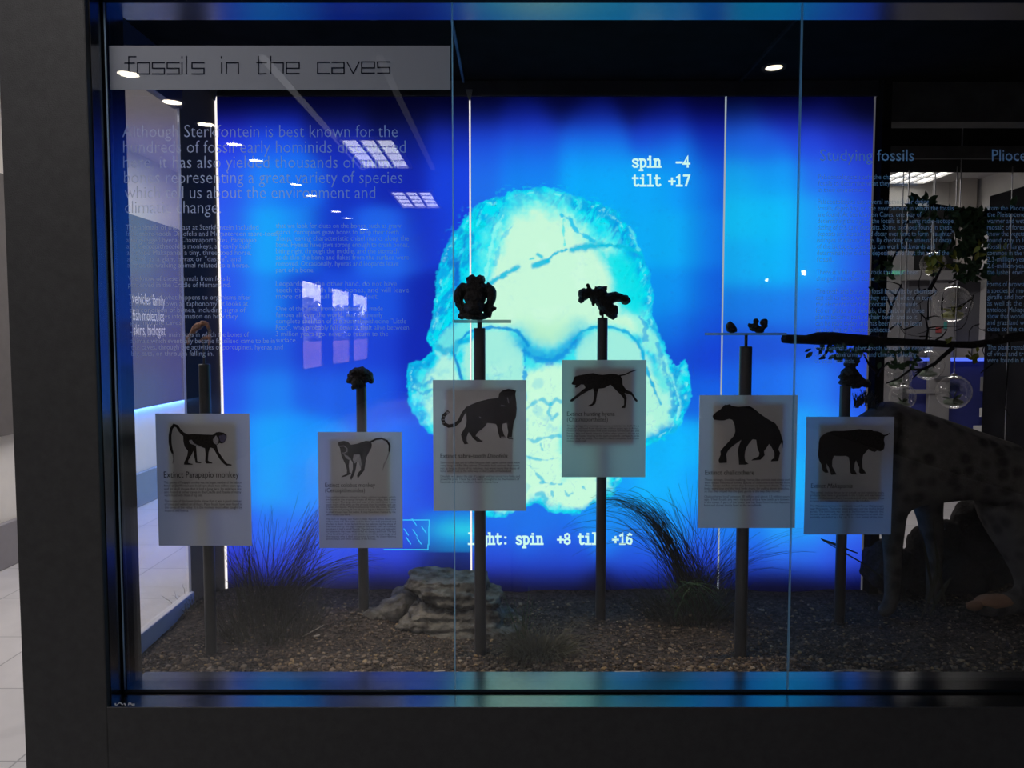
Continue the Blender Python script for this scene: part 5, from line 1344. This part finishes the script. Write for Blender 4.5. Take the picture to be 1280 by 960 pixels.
# ------------------------------------------------------------------ room beyond, seen right of the screens
D = 8.55
def rect(name, u0, v0, u1, v1, d, th, mat, label, cat, bev=0.004, parent=None):
    a, b = P(u0, v0, d), P(u1, v1, d)
    o = MB().bbox((a.x, d-2.22, b.z), (b.x, d-2.22+th, a.z), bev).build(name, mat, parent)
    return tag(o, label, cat) if label else o
M['exh'] = surf('black_exhibit_board', (0.025, 0.025, 0.027), 0.9, spec=0.05, var=0.2, scale=3)
M['exg'] = surf('mid_grey_exhibit_board', (0.10, 0.10, 0.115), 0.7, var=0.2, scale=2)
M['exl'] = surf('pale_exhibit_board', (0.24, 0.235, 0.245), 0.7, var=0.15, scale=3)
M['exb'] = surf('navy_case_back', (0.03, 0.04, 0.22), 0.6, var=0.15, scale=4)
a, b = P(1000, 257, D), P(1330, 640, D)
bk = MB().box((a.x, D-2.22+0.05, 0.0), (XR-0.005, D-2.22+0.12, a.z)).build('exhibit_wall', M['exh'])
tag(bk, 'tall black exhibit wall along the far side of the room beyond', 'exhibit wall')
def tall(name, u0, v0, u1, v1, d, mat, label, cat):
    a, b = P(u0, v0, d), P(u1, v1, d)
    return tag(MB().bbox((a.x, d-2.22, 0.0), (b.x, d-2.22+0.08, a.z), 0.004).build(name, mat), label, cat)
tall('display_board', 1060, 314, 1133, 640, D-0.10, M['exl'], 'pale display board beyond the case, just right of the right screen', 'display board')
tall('display_board', 1136, 350, 1164, 640, D-0.16, M['exg'], 'narrow mid-grey display board beyond, right of the pale one', 'display board')
tall('display_board', 1166, 350, 1185, 640, D-0.22, M['exl'], 'slim pale pillar board beyond, behind the upper glass globe', 'display board')
gl = rect('guide_light', 1060, 338.5, 1132, 343, D-0.131, 0.035, M['green'], 'thin green guide light across the pale display board', 'light')
rect('shelf_board', 1137, 338, 1232, 350, D-0.28, 0.2, M['exl'], 'pale horizontal header shelf beyond, above the upper glass globe', 'shelf')
rs = rect('poster', 1170, 409, 1177, 416, D-0.24, 0.01, surf('red_poster', (0.35, 0.06, 0.06), 0.7), 'tiny red poster on the slim pale pillar board', 'poster')
rect('poster', 1180, 402, 1184, 411, D-0.24, 0.01, surf('teal_poster', (0.06, 0.30, 0.28), 0.7), 'tiny teal poster on the slim pale pillar board', 'poster')
rect('text_board', 1196, 352, 1245, 428, D-0.05, 0.03, M['exg'], 'grey text board beyond, right of the upper glass globe', 'board')
bc = thing('exhibit_case', 'blue-lit exhibit case in the room beyond, above the back of the spotted animal', 'exhibit case', P(1200, 640, D-0.3))
rect('back', 1140, 447, 1250, 640, D-0.25, 0.05, M['exb'], None, None, parent=bc)
rect('light_strip', 1152, 447, 1248, 451.5, D-0.32, 0.03, M['ledw'], None, None, parent=bc)
rect('divider', 1163, 438, 1182, 640, D-0.34, 0.06, M['exl'], None, None, parent=bc)
rect('shelf', 1136, 487, 1172, 492, D-0.36, 0.05, M['exl'], None, None, parent=bc); rect('shelf', 1170, 470, 1202, 474, D-0.38, 0.05, M['exg'], None, None, parent=bc)
for (u0, v0, u1, v1, lab) in ((1226, 471, 1245, 489, 'dim paper card highest in the blue-lit exhibit case'), (1225, 510, 1244, 521, 'bright paper card in the middle of the blue-lit exhibit case'), (1217, 532, 1236, 545, 'paper card lowest in the blue-lit exhibit case, above the animal')):
    rect('paper_card', u0, v0, u1, v1, D-0.33, 0.01, M['white'] if v0 > 500 else M['exl'], lab, 'card')
# hanging glass globes with small plants inside
for i, (u, v, r, d, lab) in enumerate(((1191, 380, 22.5, 4.6, 'clear glass globe hanging highest of the big ones, with a yellow plant inside'), (1192, 490, 21, 4.4, 'clear glass globe hanging lowest on the right, above the animal back'), (1166, 330, 15, 4.9, 'small glass globe hanging among the yellow-green leaves'),
        (1128, 496, 16, 4.7, 'glass globe hanging behind the animal neck'), (1160, 456, 19, 5.0, 'glass globe hanging under the dead branch'), (1122, 470, 17, 5.2, 'glass globe hanging left of the forked twig'))):
    c = P(u, v, d); R = r*d/1000
    root = thing('glass_globe', lab, 'glass globe', c, 'hanging glass globes')
    g_ = MB(); g_.ball(c, R, 4); g_.build('globe', M['glassb'], root, True)
    MB().tube([c+Vector((0, 0, R)), Vector((c.x, c.y, ZC))], 0.0035, 6).build('wire', M['steel'], root)
    MB().lathe([(0.0005, R+0.012), (R*0.16, R+0.008), (R*0.2, R-0.012)], c, 14).build('cap', M['steel'], root, True)
    pm = MB(); rng = random.Random(40+i)
    for k in range(14):
        t = Vector((rng.gauss(0, 1), rng.gauss(0, 1), abs(rng.gauss(0, 1)))).normalized(); s_ = t.orthogonal().normalized(); b0 = c+Vector((0, 0, -R*0.45)); L = R*rng.uniform(0.4, 0.75)
        pm.add([b0, b0+t*L*0.5+s_*R*0.10, b0+t*L, b0+t*L*0.5-s_*R*0.10], [(0, 1, 2, 3)])
    pm.ball(c+Vector((0, 0, -R*0.62)), (R*0.55, R*0.55, R*0.22), 2, 0.3, 3)
    pm.build('plant', M['leafy'] if i in (0, 2) else M['leafd'], root)
for (u, lab) in ((1257, 'thin steel cable hanging right of the blue-lit exhibit case'),):
    o = MB().tube([P(u, 540, 4.6)+Vector((0, 0, -0.2)), Vector((PX(u, 400, 4.6), 4.6-2.22, ZC))], 0.003, 6).build('cable', M['steel'])
    tag(o, lab, 'cable')

# ------------------------------------------------------------------ lettering on the glass and the left wall
def flatxy(y):
    d = y+2.22
    return lambda u, v: Vector((P(u, v, d).x, y, P(u, v, d).z))
YT = 0.0062
fn = flatxy(YT)
tb = thing('title_strip', 'frosted title strip on the glass reading fossils in the caves', 'title strip', P(346, 83, 2.226))
a, b = P(128, 57, 2.2264), P(563, 112, 2.2264)
a = Vector((OX0+0.012, 0, a.z))
MB().box((a.x, YT+0.0006, b.z), (J1-0.006, YT+0.0014, a.z)).build('strip', M['band'], tb)
TL = [[(170,71.5),(161,71.5),(161,93)],[(156,79.5),(168,79.5)],[(172,79),(187,79),(187,93),(172,93),(172,79)]]
def es(x): return [[(x+15,79),(x,79),(x,86),(x+15,86),(x+15,93),(x,93)]]
TL += es(190.5)+es(209)+[[(227.5,79),(227.5,93)],[(227.5,71.5),(227.5,73.5)],[(233,71),(233,93)]]+es(240)
TL += [[(277,79),(277,92)],[(276.6,71.5),(276.8,73.5)],[(283,92.5),(283,79),(298,79),(298,92.5)],[(323,71),(323,93),(332.5,92.6)],[(321,79),(333,79)],[(338.5,71),(338.5,92.5)],[(338.5,79),(354,79),(354,92)],
       [(358,86),(374,86),(374,78.5),(358,78.5),(358,92.5),(374,92.5)],[(412,78.5),(397,78.5),(397,92.5),(412,92.5)],[(415,78.5),(430,78.5),(430,93)],[(430,92.5),(415,92.5),(415,85.5),(430,85.5)],[(434,78.5),(441.5,92.5),(449,78)],[(452,85.5),(468,85.5),(468,78),(452,78),(452,92),(468,92)]]+[[(487,78),(472,78),(472,85),(487,85),(487,92),(472,92)]]
for lo, hi in ((150, 260), (270, 300), (318, 376), (390, 490)):
    m = MB()
    for st_ in TL:
        if lo < st_[0][0] < hi: m.ribbon2(st_, 1.5, lambda u, v: fn(u, v-0.6)+Vector((0, -0.0003, 0)))
    m.build('title_word', M['title'], tb)

lt = thing('glass_text', 'pale introductory lettering on the left glass pane about Sterkfontein fossils', 'lettering', P(330, 300, 2.226))
m = MB()
text_lines(m, [('Although Sterkfontein is best known for the', 153, 497, 171.5, 10.2), ('hundreds of fossil early hominids discovered', 154, 507, 191, 10.2), ('here, it has also yielded thousands of animal', 154, 498, 210, 10.2),
  ('bones representing a great variety of species', 155, 503, 229, 10.2), ('which tell us about the environment and', 156, 469, 248, 10.2), ('climatic change.', 156, 276, 266.5, 10.2)], fn, 0, -0.010)
m.build('lead_text', M['vinyl'], lt)
m = MB(); L1 = []
c1 = [(287, ['The animals of the past at Sterkfontein included', 'false sabre-tooth Dinofelis and Megantereon sabre-tooth,', 'a long-legged hyena, Chasmaporthetes, Parapapio', 'and Cercopithecoides monkeys, a heavily built', 'antelope Makapania, a tiny, three-toed horse,', 'as well as a giant hyrax or "dassie", and', 'a knuckle-walking animal related to a horse.']),
      (351, ['We know of these animals from fossils', 'preserved in the Cradle of Humankind.']),
      (374.5, ['The study of what happens to organisms after', 'they die is known as taphonomy. It looks at', 'the condition of bones, including signs of', 'wear, and gives information on how they', 'got into the caves.']),
      (421, ['There are four main ways in which the bones of', 'animals which eventually became fossilised came to be in', 'the caves, through the activities of porcupines, hyenas and', 'big cats, or through falling in.'])]
W1 = 4.02
for v, ls in c1:
    for s in ls:
        L1.append((s, 157+(v-284)*0.045, 157+(v-284)*0.045+len(s)*W1*(0.93 if v > 415 else 1)*0.86, v, 4.1)); v += 7.9
c2 = [(285, ['that we look for clues on the bones, such as gnaw', 'marks. Porcupines gnaw bones to keep their teeth', 'sharp, leaving characteristic chisel marks along the', 'bone. Hyenas have jaws strong enough to crush bones,', 'biting right through the middle, and the stomach', 'acids thin the bone and flakes from the surface were', 'removed. Occasionally, hyenas and leopards leave', 'part of a bone.']),
      (357.5, ['Leopards, on the other hand, do not have', 'teeth that crush large bones, and will leave', 'more of the skull and of the feet.']),
      (388.5, ['One of the finds, from Sterkfontein, made', 'famous all over the world, was the nearly', 'complete skeleton of the australopithecine "Little', 'Foot", who probably fell down a shaft alive between', '3 million years ago, never to return to the', 'surface.'])]
for v, ls in c2:
    mx = max(len(s) for s in ls)
    for s in ls:
        L1.append((s, 345, 345+166*len(s)/mx, v, 4.1)); v += 7.9
text_lines(m, L1, fn, 0, -0.006)
m.build('body_text', M['vinylsmall'], lt)

lt = thing('glass_text', 'pale lettering headed Studying fossils on the right glass pane', 'lettering', P(1108, 320, 2.226))
m = MB(); text_lines(m, [('Studying fossils', 1025, 1142.5, 201, 9.3)], fn); m.build('heading', M['vinyl'], lt)
m = MB(); L1 = []
for v, ls in ((224, ['Palaeontologists study the characteristics of', 'fossils to determine what they looked like', 'in their environment.']),
  (255, ['Palaeontologists use several methods for dating', 'fossils, depending on the environment in which the fossils', 'are found. At Sterkfontein Caves, one way of', 'determining the age of the fossils is by using radio-isotope', 'dating of the cave deposits. Some isotopes found in these', 'deposits are unstable and decay over time to form "daughter"', 'isotopes at a known rate. By checking the amount of decay', 'of the isotopes, scientists can work backwards and', 'determine how old the deposit is and thus the age of the', 'fossil.']),
  (343, ['There is a fine grained rock that have been', 'changed into other stone.']),
  (367, ['The teeth and bones of fossil hominids by chemistry', 'can tell us about what they ate and where in turn', 'the elements that they contain. As hominids', 'fed on plants and animals, the carbon of these', 'plants became part of their teeth and so it', 'can be read today, and has been used to learn', 'on the diet of Australopithecus.']),
  (438, ['From animal and plant fossils we can use detective', 'work on environments and climate, including', 'on small mammals.'])):
    mx = max(len(s) for s in ls)
    for s in ls:
        L1.append((s, 1023-(v-224)*0.02, 1023-(v-224)*0.02+min(170, len(s)*2.95), v, 4.1)); v += 8.0
text_lines(m, L1, fn); m.build('body_text', M['vinylsmall'], lt)
lt = thing('glass_text', 'pale lettering headed Pliocene cut off at the right edge of the photo', 'lettering', P(1290, 320, 2.226))
m = MB(); text_lines(m, [('Pliocene animals', 1240, 1360, 201, 9.3)], fn); m.build('heading', M['vinyl'], lt)
m = MB(); L1 = []
for v, ls in ((263, ['from the Pliocene to', 'the Pleistocene climates', 'warmer and wetter than', 'mosaic of forest and', 'know the vegetation was', 'found only in forests', 'fossil of large trees,', 'common in the tropics', '2.3-million-year-old', '2.6-million-years ago', 'the lusher environment']), (358, ['Forms of browsing', 'a species of modern', 'giraffe and horses', 'as well as the grazing', 'antelope Makapania', 'show that woodland', 'and grassland were', 'close to the caves']), (437, ['The plant remains', 'of vines and trees', 'were found in them'])):
    for s in ls:
        L1.append((s, 1234, 1234+len(s)*3.1, v, 4.1)); v += 8.0
text_lines(m, L1, fn); m.build('body_text', M['vinylsmall'], lt)

# words on the charcoal board of the left wall
wl = thing('wall_lettering', 'white words vehicles, fish molecules and biologist on the charcoal board', 'lettering', (XL+0.061, 5.2, 1.8))
def onwall(yc, z0, k):
    return lambda a, b: Vector((XL+0.0665, yc+a*k, z0-b*k))
for i, (s, v, ua, ub) in enumerate((('vehicles family', 381, 167.5, 208), ('fish molecules', 401, 167.5, 206.5), ('skins, biologist', 419, 168, 207.5))):
    xw = XL+0.0665
    da, db = xw/((ua-640)/1000), xw/((ub-640)/1000)
    z = P(186, v, (da+db)/2).z
    m = MB(); text_lines(m, [(s, 0, db-da, 0, 0.066)], onwall(da-2.22, z, 1.0)); m.build('word', M['whiteletter'], wl)
